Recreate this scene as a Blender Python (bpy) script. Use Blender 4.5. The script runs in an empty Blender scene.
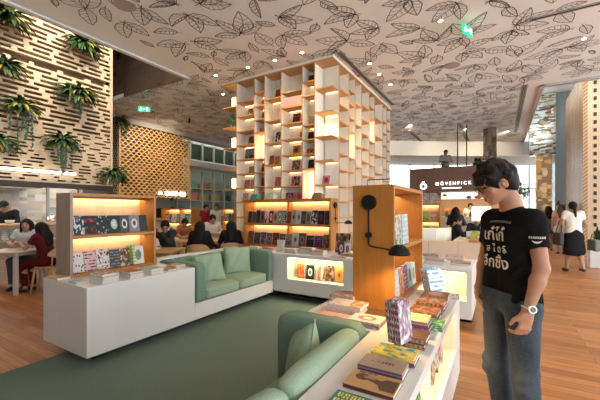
import bpy, bmesh, math, random
import numpy as np
from mathutils import Vector, Matrix

SC = bpy.context.scene
COL = SC.collection
RND = random.Random(7)
PI = math.pi

# ------------------------------------------------------------------ materials
MATS = {}

def _new(name):
    m = bpy.data.materials.new(name)
    m.use_nodes = True
    nt = m.node_tree
    return m, nt, nt.nodes, nt.links, nt.nodes['Principled BSDF']

def _coord(N, L, kind='Object', scale=(1, 1, 1)):
    tc = N.new('ShaderNodeTexCoord')
    mp = N.new('ShaderNodeMapping')
    mp.inputs['Scale'].default_value = scale
    L.new(tc.outputs[kind], mp.inputs['Vector'])
    return mp.outputs['Vector']

def _ramp(N, stops, interp='LINEAR'):
    r = N.new('ShaderNodeValToRGB')
    cr = r.color_ramp
    cr.interpolation = interp
    while len(cr.elements) > 1:
        cr.elements.remove(cr.elements[-1])
    cr.elements[0].position = stops[0][0]
    cr.elements[0].color = (*stops[0][1], 1)
    for p, c in stops[1:]:
        e = cr.elements.new(p)
        e.color = (*c, 1)
    return r

def pm(name, c, rough=.5, var=.08, scale=12, bump=0.0, stretch=(1, 1, 1), metal=0.0, spec=None, coat=0):
    """plain procedural material: colour with soft noise variation and optional bump"""
    if name in MATS:
        return MATS[name]
    m, nt, N, L, B = _new(name)
    v = _coord(N, L, 'Object', stretch)
    no = N.new('ShaderNodeTexNoise')
    no.inputs['Scale'].default_value = scale
    no.inputs['Detail'].default_value = 3
    L.new(v, no.inputs['Vector'])
    lo = tuple(max(0, x * (1 - var)) for x in c)
    hi = tuple(min(1, x * (1 + var)) for x in c)
    r = _ramp(N, [(.3, lo), (.7, hi)])
    L.new(no.outputs['Fac'], r.inputs['Fac'])
    L.new(r.outputs['Color'], B.inputs['Base Color'])
    B.inputs['Roughness'].default_value = rough
    B.inputs['Metallic'].default_value = metal
    if spec is not None:
        B.inputs['Specular IOR Level'].default_value = spec
    if coat:
        B.inputs['Coat Weight'].default_value = coat
    if bump:
        bp = N.new('ShaderNodeBump')
        bp.inputs['Strength'].default_value = bump
        bp.inputs['Distance'].default_value = .01
        L.new(no.outputs['Fac'], bp.inputs['Height'])
        L.new(bp.outputs['Normal'], B.inputs['Normal'])
    MATS[name] = m
    return m

def emit(name, c, s):
    if name in MATS:
        return MATS[name]
    m, nt, N, L, B = _new(name)
    B.inputs['Base Color'].default_value = (*c, 1)
    B.inputs['Emission Color'].default_value = (*c, 1)
    B.inputs['Emission Strength'].default_value = s
    MATS[name] = m
    return m

def wood(name, c1, c2, rough=.45, stretch=(2, 30, 30), scale=1.6):
    if name in MATS:
        return MATS[name]
    m, nt, N, L, B = _new(name)
    v = _coord(N, L, 'Object', stretch)
    no = N.new('ShaderNodeTexNoise')
    no.inputs['Scale'].default_value = scale
    no.inputs['Detail'].default_value = 5
    no.inputs['Distortion'].default_value = .6
    L.new(v, no.inputs['Vector'])
    r = _ramp(N, [(.25, c1), (.75, c2)])
    L.new(no.outputs['Fac'], r.inputs['Fac'])
    L.new(r.outputs['Color'], B.inputs['Base Color'])
    B.inputs['Roughness'].default_value = rough
    bp = N.new('ShaderNodeBump')
    bp.inputs['Strength'].default_value = .12
    bp.inputs['Distance'].default_value = .003
    L.new(no.outputs['Fac'], bp.inputs['Height'])
    L.new(bp.outputs['Normal'], B.inputs['Normal'])
    MATS[name] = m
    return m

_CN = [0]
def cover(base, acc=None, style='blotch', third=None):
    """book cover: printed artwork made of noise, bands, discs or lines over the base colour"""
    key = ('cv', base, acc, style, third)
    if key in MATS:
        return MATS[key]
    _CN[0] += 1
    m, nt, N, L, B = _new('book_cover')
    acc = acc or tuple(min(1, x * 1.8 + .08) for x in base)
    third = third or tuple(x * .35 for x in base)
    v = _coord(N, L, 'Generated')
    base_c = N.new('ShaderNodeRGB'); base_c.outputs[0].default_value = (*base, 1)
    acc_c = N.new('ShaderNodeRGB'); acc_c.outputs[0].default_value = (*acc, 1)
    th_c = N.new('ShaderNodeRGB'); th_c.outputs[0].default_value = (*third, 1)
    no = N.new('ShaderNodeTexNoise'); no.inputs['Scale'].default_value = 4.5
    no.inputs['Detail'].default_value = 2
    off = N.new('ShaderNodeVectorMath'); off.operation = 'ADD'
    off.inputs[1].default_value = (_CN[0] * 1.37, _CN[0] * .71, _CN[0] * 2.11)
    L.new(v, off.inputs[0]); L.new(off.outputs[0], no.inputs['Vector'])
    def thr(sock, t, w=.03):
        mr = N.new('ShaderNodeMapRange')
        mr.inputs['From Min'].default_value = t - w; mr.inputs['From Max'].default_value = t + w
        L.new(sock, mr.inputs['Value'])
        return mr.outputs['Result']
    def mix(f, a, b):
        x = N.new('ShaderNodeMix'); x.data_type = 'RGBA'
        L.new(f, x.inputs['Factor']); L.new(a, x.inputs['A']); L.new(b, x.inputs['B'])
        return x.outputs['Result']
    sep = N.new('ShaderNodeSeparateXYZ'); L.new(v, sep.inputs[0])
    def math_(op, a, b=None):
        q = N.new('ShaderNodeMath'); q.operation = op
        for i, s in enumerate((a, b)):
            if s is None: continue
            if isinstance(s, (int, float)): q.inputs[i].default_value = s
            else: L.new(s, q.inputs[i])
        return q.outputs[0]
    out = base_c.outputs[0]
    if style == 'blotch':
        out = mix(thr(no.outputs['Fac'], .56), out, acc_c.outputs[0])
        out = mix(thr(no.outputs['Fac'], .40, .02), th_c.outputs[0], out)
    elif style == 'band':
        z = sep.outputs['Z']
        b = math_('MULTIPLY', math_('GREATER_THAN', z, .66), math_('LESS_THAN', z, .84))
        w = math_('GREATER_THAN', no.outputs['Fac'], .5)
        out = mix(math_('MULTIPLY', b, w), out, acc_c.outputs[0])
        out = mix(math_('MULTIPLY', math_('LESS_THAN', z, .4), thr(no.outputs['Fac'], .52)), out, th_c.outputs[0])
    elif style == 'disc':
        dx = math_('SUBTRACT', sep.outputs['X'], .5)
        dz = math_('SUBTRACT', sep.outputs['Z'], .5)
        r2 = math_('ADD', math_('MULTIPLY', dx, dx), math_('MULTIPLY', dz, dz))
        r3 = math_('ADD', r2, math_('MULTIPLY', no.outputs['Fac'], .05))
        out = mix(math_('LESS_THAN', r3, .11), out, acc_c.outputs[0])
        out = mix(math_('LESS_THAN', r3, .05), out, th_c.outputs[0])
    elif style == 'lines':
        s = math_('SINE', math_('MULTIPLY', sep.outputs['Z'], 40.0))
        w = math_('MULTIPLY', math_('GREATER_THAN', s, .2), math_('GREATER_THAN', no.outputs['Fac'], .48))
        out = mix(w, out, acc_c.outputs[0])
    elif style == 'dots':
        vo = N.new('ShaderNodeTexVoronoi'); vo.inputs['Scale'].default_value = 5
        L.new(off.outputs[0], vo.inputs['Vector'])
        out = mix(math_('LESS_THAN', vo.outputs['Distance'], .3), out, acc_c.outputs[0])
        out = mix(math_('LESS_THAN', vo.outputs['Distance'], .12), out, th_c.outputs[0])
    L.new(out, B.inputs['Base Color'])
    B.inputs['Roughness'].default_value = .4
    B.inputs['Specular IOR Level'].default_value = .22
    MATS[key] = m
    return m

# ------------------------------------------------------------------ mesh builder
class MB:
    def __init__(s):
        s.v, s.f, s.mi = [], [], []
    def _add(s, vs, fs, mi):
        o = len(s.v)
        s.v += [tuple(p) for p in vs]
        for f in fs:
            s.f.append(tuple(i + o for i in f)); s.mi.append(mi)
    def box(s, x0, x1, y0, y1, z0, z1, mi=0, skip=()):
        v = [(x0, y0, z0), (x1, y0, z0), (x1, y1, z0), (x0, y1, z0), (x0, y0, z1), (x1, y0, z1), (x1, y1, z1), (x0, y1, z1)]
        F = {'-z': (0, 3, 2, 1), '+z': (4, 5, 6, 7), '-y': (0, 1, 5, 4), '+x': (1, 2, 6, 5), '+y': (2, 3, 7, 6), '-x': (3, 0, 4, 7)}
        s._add(v, [F[k] for k in F if k not in skip], mi)
        return s
    def xbox(s, M, sx, sy, sz, mi=0):
        """box centred on a matrix"""
        v = [M @ Vector((a * sx / 2, b * sy / 2, c * sz / 2)) for c in (-1, 1) for a, b in ((-1, -1), (1, -1), (1, 1), (-1, 1))]
        s._add(v, [(0, 3, 2, 1), (4, 5, 6, 7), (0, 1, 5, 4), (1, 2, 6, 5), (2, 3, 7, 6), (3, 0, 4, 7)], mi)
        return s
    def cyl(s, p0, p1, r0, r1=None, n=12, mi=0):
        r1 = r0 if r1 is None else r1
        p0, p1 = Vector(p0), Vector(p1)
        d = (p1 - p0).normalized()
        a = d.orthogonal().normalized(); b = d.cross(a)
        vs = []
        for p, r in ((p0, r0), (p1, r1)):
            for i in range(n):
                t = 2 * PI * i / n
                vs.append(p + (a * math.cos(t) + b * math.sin(t)) * r)
        fs = [(i, (i + 1) % n, n + (i + 1) % n, n + i) for i in range(n)]
        fs += [tuple(range(n))[::-1], tuple(range(n, 2 * n))]
        s._add(vs, fs, mi)
        return s
    def tube(s, pts, r, n=8, mi=0, closed=False):
        pts = [Vector(p) for p in pts]
        m = len(pts); vs = []; a = None
        for i, p in enumerate(pts):
            if closed:
                d = (pts[(i + 1) % m] - pts[i - 1]).normalized()
            else:
                d = (pts[min(i + 1, m - 1)] - pts[max(i - 1, 0)]).normalized()
            if a is None:
                a = d.orthogonal().normalized()
            a = (a - d * a.dot(d)).normalized(); b = d.cross(a)
            rr = r[i] if isinstance(r, (list, tuple)) else r
            for k in range(n):
                t = 2 * PI * k / n
                vs.append(p + (a * math.cos(t) + b * math.sin(t)) * rr)
        fs = []
        for i in range(m if closed else m - 1):
            j = (i + 1) % m
            for k in range(n):
                fs.append((i * n + k, i * n + (k + 1) % n, j * n + (k + 1) % n, j * n + k))
        if not closed:
            fs += [tuple(range(n))[::-1], tuple(range((m - 1) * n, m * n))]
        s._add(vs, fs, mi)
        return s
    def lathe(s, prof, n=24, c=(0, 0, 0), mi=0, M=None):
        vs = []
        for r, z in prof:
            for k in range(n):
                t = 2 * PI * k / n
                p = Vector((c[0] + r * math.cos(t), c[1] + r * math.sin(t), c[2] + z))
                vs.append(M @ p if M else p)
        fs = []
        for i in range(len(prof) - 1):
            for k in range(n):
                fs.append((i * n + k, i * n + (k + 1) % n, (i + 1) * n + (k + 1) % n, (i + 1) * n + k))
        fs += [tuple(range(n))[::-1], tuple(range((len(prof) - 1) * n, len(prof) * n))]
        s._add(vs, fs, mi)
        return s
    def sphere(s, c, r, n=12, m=8, mi=0):
        r = (r, r, r) if isinstance(r, (int, float)) else r
        vs = [(c[0], c[1], c[2] - r[2])]
        for i in range(1, m):
            ph = -PI / 2 + PI * i / m
            for k in range(n):
                t = 2 * PI * k / n
                vs.append((c[0] + r[0] * math.cos(ph) * math.cos(t), c[1] + r[1] * math.cos(ph) * math.sin(t), c[2] + r[2] * math.sin(ph)))
        vs.append((c[0], c[1], c[2] + r[2]))
        fs = [(0, 1 + (k + 1) % n, 1 + k) for k in range(n)]
        for i in range(m - 2):
            for k in range(n):
                fs.append((1 + i * n + k, 1 + i * n + (k + 1) % n, 1 + (i + 1) * n + (k + 1) % n, 1 + (i + 1) * n + k))
        o = 1 + (m - 2) * n
        fs += [(o + k, o + (k + 1) % n, len(vs) - 1) for k in range(n)]
        s._add(vs, fs, mi)
        return s
    def poly(s, pts, mi=0):
        s._add(pts, [tuple(range(len(pts)))], mi)
        return s
    def prism(s, pts, off, mi=0):
        """extrude a planar outline by a vector"""
        off = Vector(off); n = len(pts)
        vs = [Vector(p) for p in pts] + [Vector(p) + off for p in pts]
        fs = [tuple(range(n))[::-1], tuple(range(n, 2 * n))] + [(i, (i + 1) % n, n + (i + 1) % n, n + i) for i in range(n)]
        s._add(vs, fs, mi)
        return s
    def ribbon2(s, pts, w, z, mi=0):
        """flat line in a horizontal plane"""
        n = len(pts); vs = []
        for i, p in enumerate(pts):
            q0 = pts[max(i - 1, 0)]; q1 = pts[min(i + 1, n - 1)]
            dx, dy = q1[0] - q0[0], q1[1] - q0[1]
            l = math.hypot(dx, dy) or 1
            nx, ny = -dy / l * w / 2, dx / l * w / 2
            vs += [(p[0] + nx, p[1] + ny, z), (p[0] - nx, p[1] - ny, z)]
        s._add(vs, [(2 * i, 2 * i + 2, 2 * i + 3, 2 * i + 1) for i in range(n - 1)], mi)
        return s
    def build(s, name, mats, parent=None, smooth=False, bevel=0, seg=2, sub=0, angle=None):
        me = bpy.data.meshes.new(name)
        me.from_pydata(s.v, [], s.f)
        mats = mats if isinstance(mats, (list, tuple)) else [mats]
        for m in mats: me.materials.append(m)
        if len(mats) > 1:
            me.polygons.foreach_set('material_index', s.mi)
        bm = bmesh.new(); bm.from_mesh(me)
        bmesh.ops.recalc_face_normals(bm, faces=bm.faces)
        bm.to_mesh(me); bm.free()
        if smooth:
            me.polygons.foreach_set('use_smooth', [True] * len(me.polygons))
        o = bpy.data.objects.new(name, me)
        COL.objects.link(o)
        if parent: o.parent = parent
        if bevel:
            b = o.modifiers.new('bevel', 'BEVEL'); b.width = bevel; b.segments = seg
            b.limit_method = 'ANGLE'; b.angle_limit = math.radians(40)
            if seg > 1 and not smooth:
                me.polygons.foreach_set('use_smooth', [True] * len(me.polygons))
                try:
                    b.harden_normals = True
                except Exception: pass
        if sub:
            q = o.modifiers.new('sub', 'SUBSURF'); q.levels = sub; q.render_levels = sub
        return o

LABELS = {}
def tag(o, label=None, cat=None, group=None, kind=None):
    if label:
        if not 4 <= len(label.split()) <= 16: print('BADLABEL', len(label.split()), label)
        if label in LABELS and not group: print('DUPLABEL', label)
        LABELS[label] = 1
        o['label'] = label
    if cat: o['category'] = cat
    if group: o['group'] = group
    if kind: o['kind'] = kind
    return o

def thing(name, label, cat, loc=(0, 0, 0), rot=0, group=None):
    o = bpy.data.objects.new(name, None)
    o.empty_display_size = .1
    COL.objects.link(o)
    o.location = loc; o.rotation_euler = (0, 0, rot)
    return tag(o, label, cat, group)

def struct(o):
    o['kind'] = 'structure'
    return o

def light(name, kind, loc, energy, color=(1, 1, 1), rot=(0, 0, 0), size=.1, size_y=None, spot=None, blend=.5):
    l = bpy.data.lights.new(name, kind)
    l.energy = energy; l.color = color
    if kind == 'AREA':
        l.size = size
        if size_y: l.shape = 'RECTANGLE'; l.size_y = size_y
    elif kind in ('POINT', 'SPOT'):
        l.shadow_soft_size = size
    if spot: l.spot_size = spot; l.spot_blend = blend
    o = bpy.data.objects.new(name, l)
    COL.objects.link(o)
    o.location = loc; o.rotation_euler = rot
    return o

# ------------------------------------------------------------------ implicit surfaces (bodies, clothes, hair)
class SDF:
    def __init__(s): s.ops = []
    def rc(s, a, b, ra, rb=None, k=.03, op='add'):
        s.ops.append((op, 'rc', np.array(a, float), np.array(b, float), ra, ra if rb is None else rb, k)); return s
    def el(s, c, r, ax=None, k=.03, op='add'):
        ax = np.eye(3) if ax is None else np.array([list(q) for q in ax], float)
        s.ops.append((op, 'el', np.array(c, float), np.array(r, float), ax, None, k)); return s
    def cut(s, n, p):
        """keep the side n.(x-p) <= 0"""
        s.ops.append(('cut', 'pl', np.array(n, float) / np.linalg.norm(n), np.array(p, float), None, None, 0)); return s
    def cutlocal(s, n, p, R):
        """remove what lies beyond a plane, only within R of the point (a sleeve or hem cut)"""
        s.ops.append(('cutl', 'pl', np.array(n, float) / np.linalg.norm(n), np.array(p, float), R, None, 0)); return s
    def mesh(s, h):
        lo, hi = np.full(3, 1e9), np.full(3, -1e9)
        for o in s.ops:
            if o[0] != 'add': continue
            if o[1] == 'rc':
                for p, r in ((o[2], o[4]), (o[3], o[5])):
                    lo = np.minimum(lo, p - r); hi = np.maximum(hi, p + r)
            else:
                e = np.sqrt(((o[4].T * o[3]) ** 2).sum(1)); lo = np.minimum(lo, o[2] - e); hi = np.maximum(hi, o[2] + e)
        lo -= 3 * h; hi += 3 * h
        n = np.ceil((hi - lo) / h).astype(int) + 1
        F = np.full(n, .5, np.float32)
        g = [lo[i] + h * np.arange(n[i]) for i in range(3)]
        for o in s.ops:
            op, t, k = o[0], o[1], o[6]
            if t == 'pl':
                d = (g[0][:, None, None] - o[3][0]) * o[2][0] + (g[1][None, :, None] - o[3][1]) * o[2][1] + (g[2][None, None, :] - o[3][2]) * o[2][2]
                if op == 'cutl':
                    sp = np.sqrt((g[0][:, None, None] - o[3][0]) ** 2 + (g[1][None, :, None] - o[3][1]) ** 2 + (g[2][None, None, :] - o[3][2]) ** 2) - o[4]
                    d = -np.maximum(-d, sp)
                F = np.maximum(F, d.astype(np.float32)); continue
            m = k + 4 * h + .02
            if t == 'rc':
                b0 = np.minimum(o[2] - o[4], o[3] - o[5]) - m; b1 = np.maximum(o[2] + o[4], o[3] + o[5]) + m
            else:
                e = np.sqrt(((o[4].T * o[3]) ** 2).sum(1)); b0 = o[2] - e - m; b1 = o[2] + e + m
            i0 = np.clip(np.floor((b0 - lo) / h).astype(int), 0, n); i1 = np.clip(np.ceil((b1 - lo) / h).astype(int) + 1, 0, n)
            if (i1 <= i0).any(): continue
            sl = tuple(slice(a, b) for a, b in zip(i0, i1))
            X = g[0][sl[0]][:, None, None]; Y = g[1][sl[1]][None, :, None]; Z = g[2][sl[2]][None, None, :]
            if t == 'rc':
                a, ba = o[2], o[3] - o[2]
                px, py, pz = X - a[0], Y - a[1], Z - a[2]
                q = np.clip((px * ba[0] + py * ba[1] + pz * ba[2]) / max(ba @ ba, 1e-9), 0, 1)
                d = np.sqrt((px - q * ba[0]) ** 2 + (py - q * ba[1]) ** 2 + (pz - q * ba[2]) ** 2) - (o[4] + (o[5] - o[4]) * q)
            else:
                c, r, ax = o[2], o[3], o[4]
                px, py, pz = X - c[0], Y - c[1], Z - c[2]
                u = [(px * ax[i][0] + py * ax[i][1] + pz * ax[i][2]) for i in range(3)]
                k0 = np.sqrt(sum((u[i] / r[i]) ** 2 for i in range(3)))
                k1 = np.sqrt(sum((u[i] / r[i] ** 2) ** 2 for i in range(3))) + 1e-9
                d = k0 * (k0 - 1) / k1
            d = d.astype(np.float32); f = F[sl]
            if op == 'add':
                if k > 0:
                    w = np.maximum(k - np.abs(f - d), 0) / k
                    F[sl] = np.minimum(f, d) - w * w * k * .25
                else: F[sl] = np.minimum(f, d)
            else:
                F[sl] = np.maximum(f, -d)
        S = F < 0
        c = [S[i:n[0] - 1 + i, j:n[1] - 1 + j, l:n[2] - 1 + l] for i in (0, 1) for j in (0, 1) for l in (0, 1)]
        any_ = c[0].copy(); all_ = c[0].copy()
        for q in c[1:]: any_ |= q; all_ &= q
        act = any_ & ~all_
        idx = np.argwhere(act)
        cid = np.full(act.shape, -1, np.int64); cid[act] = np.arange(len(idx))
        offs = np.array([(i, j, l) for i in (0, 1) for j in (0, 1) for l in (0, 1)])
        val = np.stack([F[idx[:, 0] + o[0], idx[:, 1] + o[1], idx[:, 2] + o[2]] for o in offs], 1)
        acc = np.zeros((len(idx), 3)); cnt = np.zeros(len(idx))
        for a in range(8):
            for b in range(a + 1, 8):
                if np.abs(offs[a] - offs[b]).sum() != 1: continue
                va, vb = val[:, a], val[:, b]
                x = (va < 0) != (vb < 0)
                tt = np.where(x, va / np.where(va - vb == 0, 1, va - vb), 0)
                acc += np.where(x[:, None], offs[a] + tt[:, None] * (offs[b] - offs[a]), 0); cnt += x
        V = lo + h * (idx + acc / cnt[:, None])
        Q = []
        for ax in range(3):
            o1, o2 = [(1, 2), (2, 0), (0, 1)][ax]
            e = np.zeros(3, int); e[ax] = 1
            A = S[tuple(slice(0, n[i] - e[i]) for i in range(3))]; Bq = S[tuple(slice(e[i], n[i]) for i in range(3))]
            for flip in (0, 1):
                E_ = np.argwhere(A & ~Bq) if not flip else np.argwhere(~A & Bq)
                ok = (E_[:, o1] > 0) & (E_[:, o2] > 0)
                E_ = E_[ok]
                u1 = np.zeros(3, int); u1[o1] = 1; u2 = np.zeros(3, int); u2[o2] = 1
                quad = [E_ - u1 - u2, E_ - u2, E_, E_ - u1]
                quad = np.stack([cid[q[:, 0], q[:, 1], q[:, 2]] for q in quad], 1)
                Q.append(quad[:, ::-1] if flip else quad)
        Q = np.concatenate(Q)
        return V, Q
    def build(s, name, mat, h, parent=None, paint=None, mats=None, relax=1):
        V, Q = s.mesh(h)
        for _ in range(relax):   # light smoothing of the grid pattern
            acc = np.zeros_like(V); cnt = np.zeros(len(V))
            for a in range(4):
                b = (a + 1) % 4
                np.add.at(acc, Q[:, a], V[Q[:, b]]); np.add.at(cnt, Q[:, a], 1)
                np.add.at(acc, Q[:, b], V[Q[:, a]]); np.add.at(cnt, Q[:, b], 1)
            V = V * .5 + .5 * acc / np.maximum(cnt, 1)[:, None]
        me = bpy.data.meshes.new(name)
        me.vertices.add(len(V)); me.vertices.foreach_set('co', V.astype(np.float32).ravel())
        me.loops.add(Q.size); me.loops.foreach_set('vertex_index', Q.astype(np.int32).ravel())
        me.polygons.add(len(Q)); me.polygons.foreach_set('loop_start', np.arange(0, Q.size, 4, dtype=np.int32))
        try: me.polygons.foreach_set('loop_total', np.full(len(Q), 4, np.int32))
        except Exception: pass
        me.update(calc_edges=True); me.validate()
        for m in (mats or [mat]): me.materials.append(m)
        me.polygons.foreach_set('use_smooth', [True] * len(me.polygons))
        if paint:
            cen = V[Q].mean(1)
            me.polygons.foreach_set('material_index', paint(cen).astype(np.int32))
        o = bpy.data.objects.new(name, me); COL.objects.link(o)
        if parent: o.parent = parent
        return o
# ------------------------------------------------------------------ shared materials
WHITE = pm('white_laminate', (.62, .615, .60), .34, .02, 3)
GREYW = pm('grey_white_edge', (.66, .67, .68), .4, .02, 3)
CREAM = pm('cream_lining', (.62, .56, .44), .5, .02, 3)
OAK = wood('oak_veneer', (.30, .115, .016), (.38, .16, .03), .42, (3, 3, .35), 9)
BIRCH = wood('birch_ply', (.52, .26, .08), (.64, .35, .13), .5, (2, 12, 2), 2)
PANEL = pm('painted_panel', (.82, .79, .70), .55, .02, 2)
BLACK = pm('black_metal', (.007, .007, .008), .55, .1, 20, spec=.2)
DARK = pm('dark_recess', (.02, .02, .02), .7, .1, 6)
TEAL = pm('teal_fabric', (.135, .225, .165), .9, .10, 160, .25)
TEALP = pm('pale_teal_fabric', (.26, .36, .25), .9, .10, 150, .25)
PAPER = pm('paper', (.62, .59, .53), .8, .05, 60, .1, (1, 1, 30))
CHROME = pm('brushed_steel', (.6, .6, .6), .3, .05, 40, metal=1)
LED = emit('warm_led', (1, .66, .30), 14)
LINING = wood('pale_back_veneer', (.50, .34, .19), (.58, .42, .25), .5, (3, 3, .5), 6)
COOLOAK = wood('oak_bluish_light', (.24, .18, .135), (.31, .24, .19), .45, (3, 3, .35), 9)  # oak with the grey cast of bluish daylight put into its colour
SKIN = pm('skin', (.37, .195, .122), .55, .05, 20, spec=.3)
SKIN2 = pm('pale_skin', (.36, .21, .14), .55, .05, 20, spec=.3)
HAIRM = pm('black_hair', (.007, .006, .005), .6, .3, 90, .4, (1, 1, .25), spec=.18)
H = 4.8

# ------------------------------------------------------------------ floor
def floor_mat():
    m, nt, N, L, B = _new('plank_floor')
    v = _coord(N, L, 'Object')
    br = N.new('ShaderNodeTexBrick')
    br.offset = .37; br.squash = 1
    br.inputs['Scale'].default_value = 1
    br.inputs['Brick Width'].default_value = 1.25
    br.inputs['Row Height'].default_value = .115
    br.inputs['Mortar Size'].default_value = .0022
    br.inputs['Bias'].default_value = -.1
    br.inputs['Color1'].default_value = (.32, .125, .038, 1)
    br.inputs['Color2'].default_value = (.54, .245, .082, 1)
    br.inputs['Mortar'].default_value = (.07, .03, .012, 1)
    L.new(v, br.inputs['Vector'])
    v2 = _coord(N, L, 'Object', (1.5, 22, 1))
    no = N.new('ShaderNodeTexNoise'); no.inputs['Scale'].default_value = 2; no.inputs['Detail'].default_value = 6
    L.new(v2, no.inputs['Vector'])
    r = _ramp(N, [(.3, (.72, .72, .72)), (.7, (1.18, 1.14, 1.1))])
    L.new(no.outputs['Fac'], r.inputs['Fac'])
    mx = N.new('ShaderNodeMix'); mx.data_type = 'RGBA'; mx.blend_type = 'MULTIPLY'
    mx.inputs['Factor'].default_value = 1
    L.new(br.outputs['Color'], mx.inputs['A']); L.new(r.outputs['Color'], mx.inputs['B'])
    L.new(mx.outputs['Result'], B.inputs['Base Color'])
    B.inputs['Roughness'].default_value = .38
    bp = N.new('ShaderNodeBump'); bp.inputs['Strength'].default_value = .1; bp.inputs['Distance'].default_value = .002
    L.new(br.outputs['Fac'], bp.inputs['Height']); L.new(bp.outputs['Normal'], B.inputs['Normal'])
    return m
struct(MB().box(-15, 9, -6, 26, -.1, 0).build('floor', floor_mat()))
CARPET = pm('green_carpet', (.125, .178, .138), .95, .22, 220, .5)
o = MB().box(-3.77, -.55, -1.5, 4.75, 0, .008).build('carpet', CARPET)
tag(o, 'dark green carpet laid inside the ring of white counters', 'carpet')

# ------------------------------------------------------------------ ceiling with its printed leaves
CEIL = pm('ceiling_board', (.81, .835, .84), .75, .015, 1.5)
LEAFINK = pm('leaf_ink', (.075, .06, .052), .8, .2, 30)
TRIMG = pm('grey_metal_trim', (.42, .44, .45), .4, .04, 6, metal=.4)
CX0, CX1, CY0, CY1 = -6.7, .92, 5.75, 10.95      # the two notches in the ceiling
def leaf(mb, x, y, a, L_, W_, rnd, lw, z):
    ca, sa = math.cos(a), math.sin(a)
    bend = rnd.uniform(-.25, .25) * L_
    fold = rnd.random() < .18
    def T(u, v):
        v = v + bend * (u / L_) * (1 - u / L_) * 1.6
        return (x + u * ca - v * sa, y + u * sa + v * ca)
    n = 11
    def prof(t, s):
        w = math.sin(PI * t ** .78) ** .85 * (1 - .12 * t)
        return W_ * w * (1 + .05 * math.sin(t * 19 + s))
    sides = (1, -1)
    for sgn in sides:
        k = .35 if (fold and sgn < 0) else 1
        ph = rnd.uniform(0, 6)
        mb.ribbon2([T(L_ * i / n, sgn * k * prof(min(i / n, .999), ph)) for i in range(n + 1)], lw, z, 1)
    mb.ribbon2([T(-.16 * L_ + 1.12 * L_ * i / 6, 0) for i in range(7)], lw * .85, z, 1)
    nv = 4 if L_ > .25 else 3
    for i in range(nv):
        t0 = .12 + .66 * i / nv
        for sgn in sides:
            k = .35 if (fold and sgn < 0) else 1
            t1 = t0 + .13
            w = prof(t1, 0) * k * .93
            mb.ribbon2([T(L_ * t0, 0), T(L_ * (t0 + .085), sgn * w * .6), T(L_ * t1, sgn * w)], lw * .55, z, 1)
mb = MB()
def slab(x0, x1, y0, y1):
    mb.box(x0, x1, y0, y1, H, H + .12, 0)
slab(CX0, 7, -5, CY0); slab(-12.6, CX1, CY0, 21); slab(CX1, 7, CY0, CY1)
rl = random.Random(21)
def inside(x, y, m=.55):
    if y < CY0: return x > CX0 + m and x < 6.5 and y > 1
    if x > CX1 - m and y > CY1 - m: return False
    return -12.3 < x < 6.5 and y < 20.4
pts_used = []
def scatter(nmax, R, gap, big):
    n = 0
    for _ in range(nmax):
        y = rl.uniform(2.5, 20.5); x = rl.uniform(-12.4, 6.3)
        if not inside(x, y) or (x < -10.5 and y > 13): continue
        if any((x - a_) ** 2 + (y - b_) ** 2 < (gap * (R + c_)) ** 2 for a_, b_, c_ in pts_used): continue
        pts_used.append((x, y, R))
        a = rl.uniform(0, 2 * PI); lw = .0125; z = H - .004
        if big:
            k = rl.choice((2, 3, 3)); L0 = rl.uniform(.50, .68)
            ox, oy = x - math.cos(a) * L0 * .42, y - math.sin(a) * L0 * .42
            for i in range(k):
                Lf = L0 * rl.uniform(.85, 1.1) * (1 if k == 2 or i == 1 else .82); da = (i - (k - 1) / 2) * rl.uniform(.78, .95)
                leaf(mb, ox, oy, a + da, Lf, Lf * rl.uniform(.21, .30), rl, lw, z)
        else:
            Lf = rl.uniform(.38, .56) * R / .25
            leaf(mb, x - math.cos(a) * Lf / 2, y - math.sin(a) * Lf / 2, a, Lf, Lf * rl.uniform(.20, .32), rl, lw, z)
scatter(9000, .45, .68, True)
scatter(12000, .25, .68, False)
scatter(12000, .16, .74, False)
struct(mb.build('ceiling', [CEIL, LEAFINK]))

# edge trims of the ceiling notches
mb = MB()
mb.box(CX0 - .06, CX0, -5, CY0, H - .03, H + .75); mb.box(CX0 - .12, CX0 - .06, -5, CY0, H - .05, H + .02)
struct(mb.build('trim_1', TRIMG, bevel=.008))
CHALK = pm('trim_white', (.7, .72, .72), .35, .03, 4)
struct(MB().box(CX0 - .075, CX0 + .02, -5, CY0, H - .06, H - .03).build('trim_2', CHALK))
struct(MB().box(-9.5, CX0, CY0 - .05, CY0, H - .02, H + .75).build('trim_3', pm('trim_brown', (.09, .06, .042), .2)))
struct(MB().box(CX1, 7, CY1, CY1 + .12, H - .06, H + .35).build('trim_4', TRIMG, bevel=.01))
struct(MB().box(CX1, CX1 + .1, CY1, 20, H - .04, H + .6).build('trim_5', pm('trim_brown2', (.40, .31, .25), .5)))
# linear slots in the ceiling
for i, (x0, x1, y0, y1) in enumerate([(-2.98, -2.86, 6.45, 10.6), (-3.36, -3.20, 14.4, 16.9), (-1.44, -1.24, 14.1, 18), (.50, .64, 10.7, 17), (.45, 1.9, 7.05, 7.15)]):
    t = thing('slot_diffuser', 'long grey slot diffuser in the ceiling ' + ['beside the right face of the tower', 'beyond the tower, left of the brown kiosk', 'straight above the brown kiosk', 'running along the right edge of the ceiling', 'crossing the top right corner above the man'][i], 'vent', (x0, y0, H - .012))
    w, l = x1 - x0, y1 - y0
    MB().box(0, w, 0, l, 0, .012).build('frame', pm('slot_grey', (.30, .30, .30), .6), t)
    m2 = MB()
    if l > w: m2.box(w * .3, w * .42, .03, l - .03, -.004, 0).box(w * .58, w * .7, .03, l - .03, -.004, 0)
    else: m2.box(.03, l * 0 + w - .03, l * .35, l * .65, -.004, 0)
    m2.build('slot', DARK, t)
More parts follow.
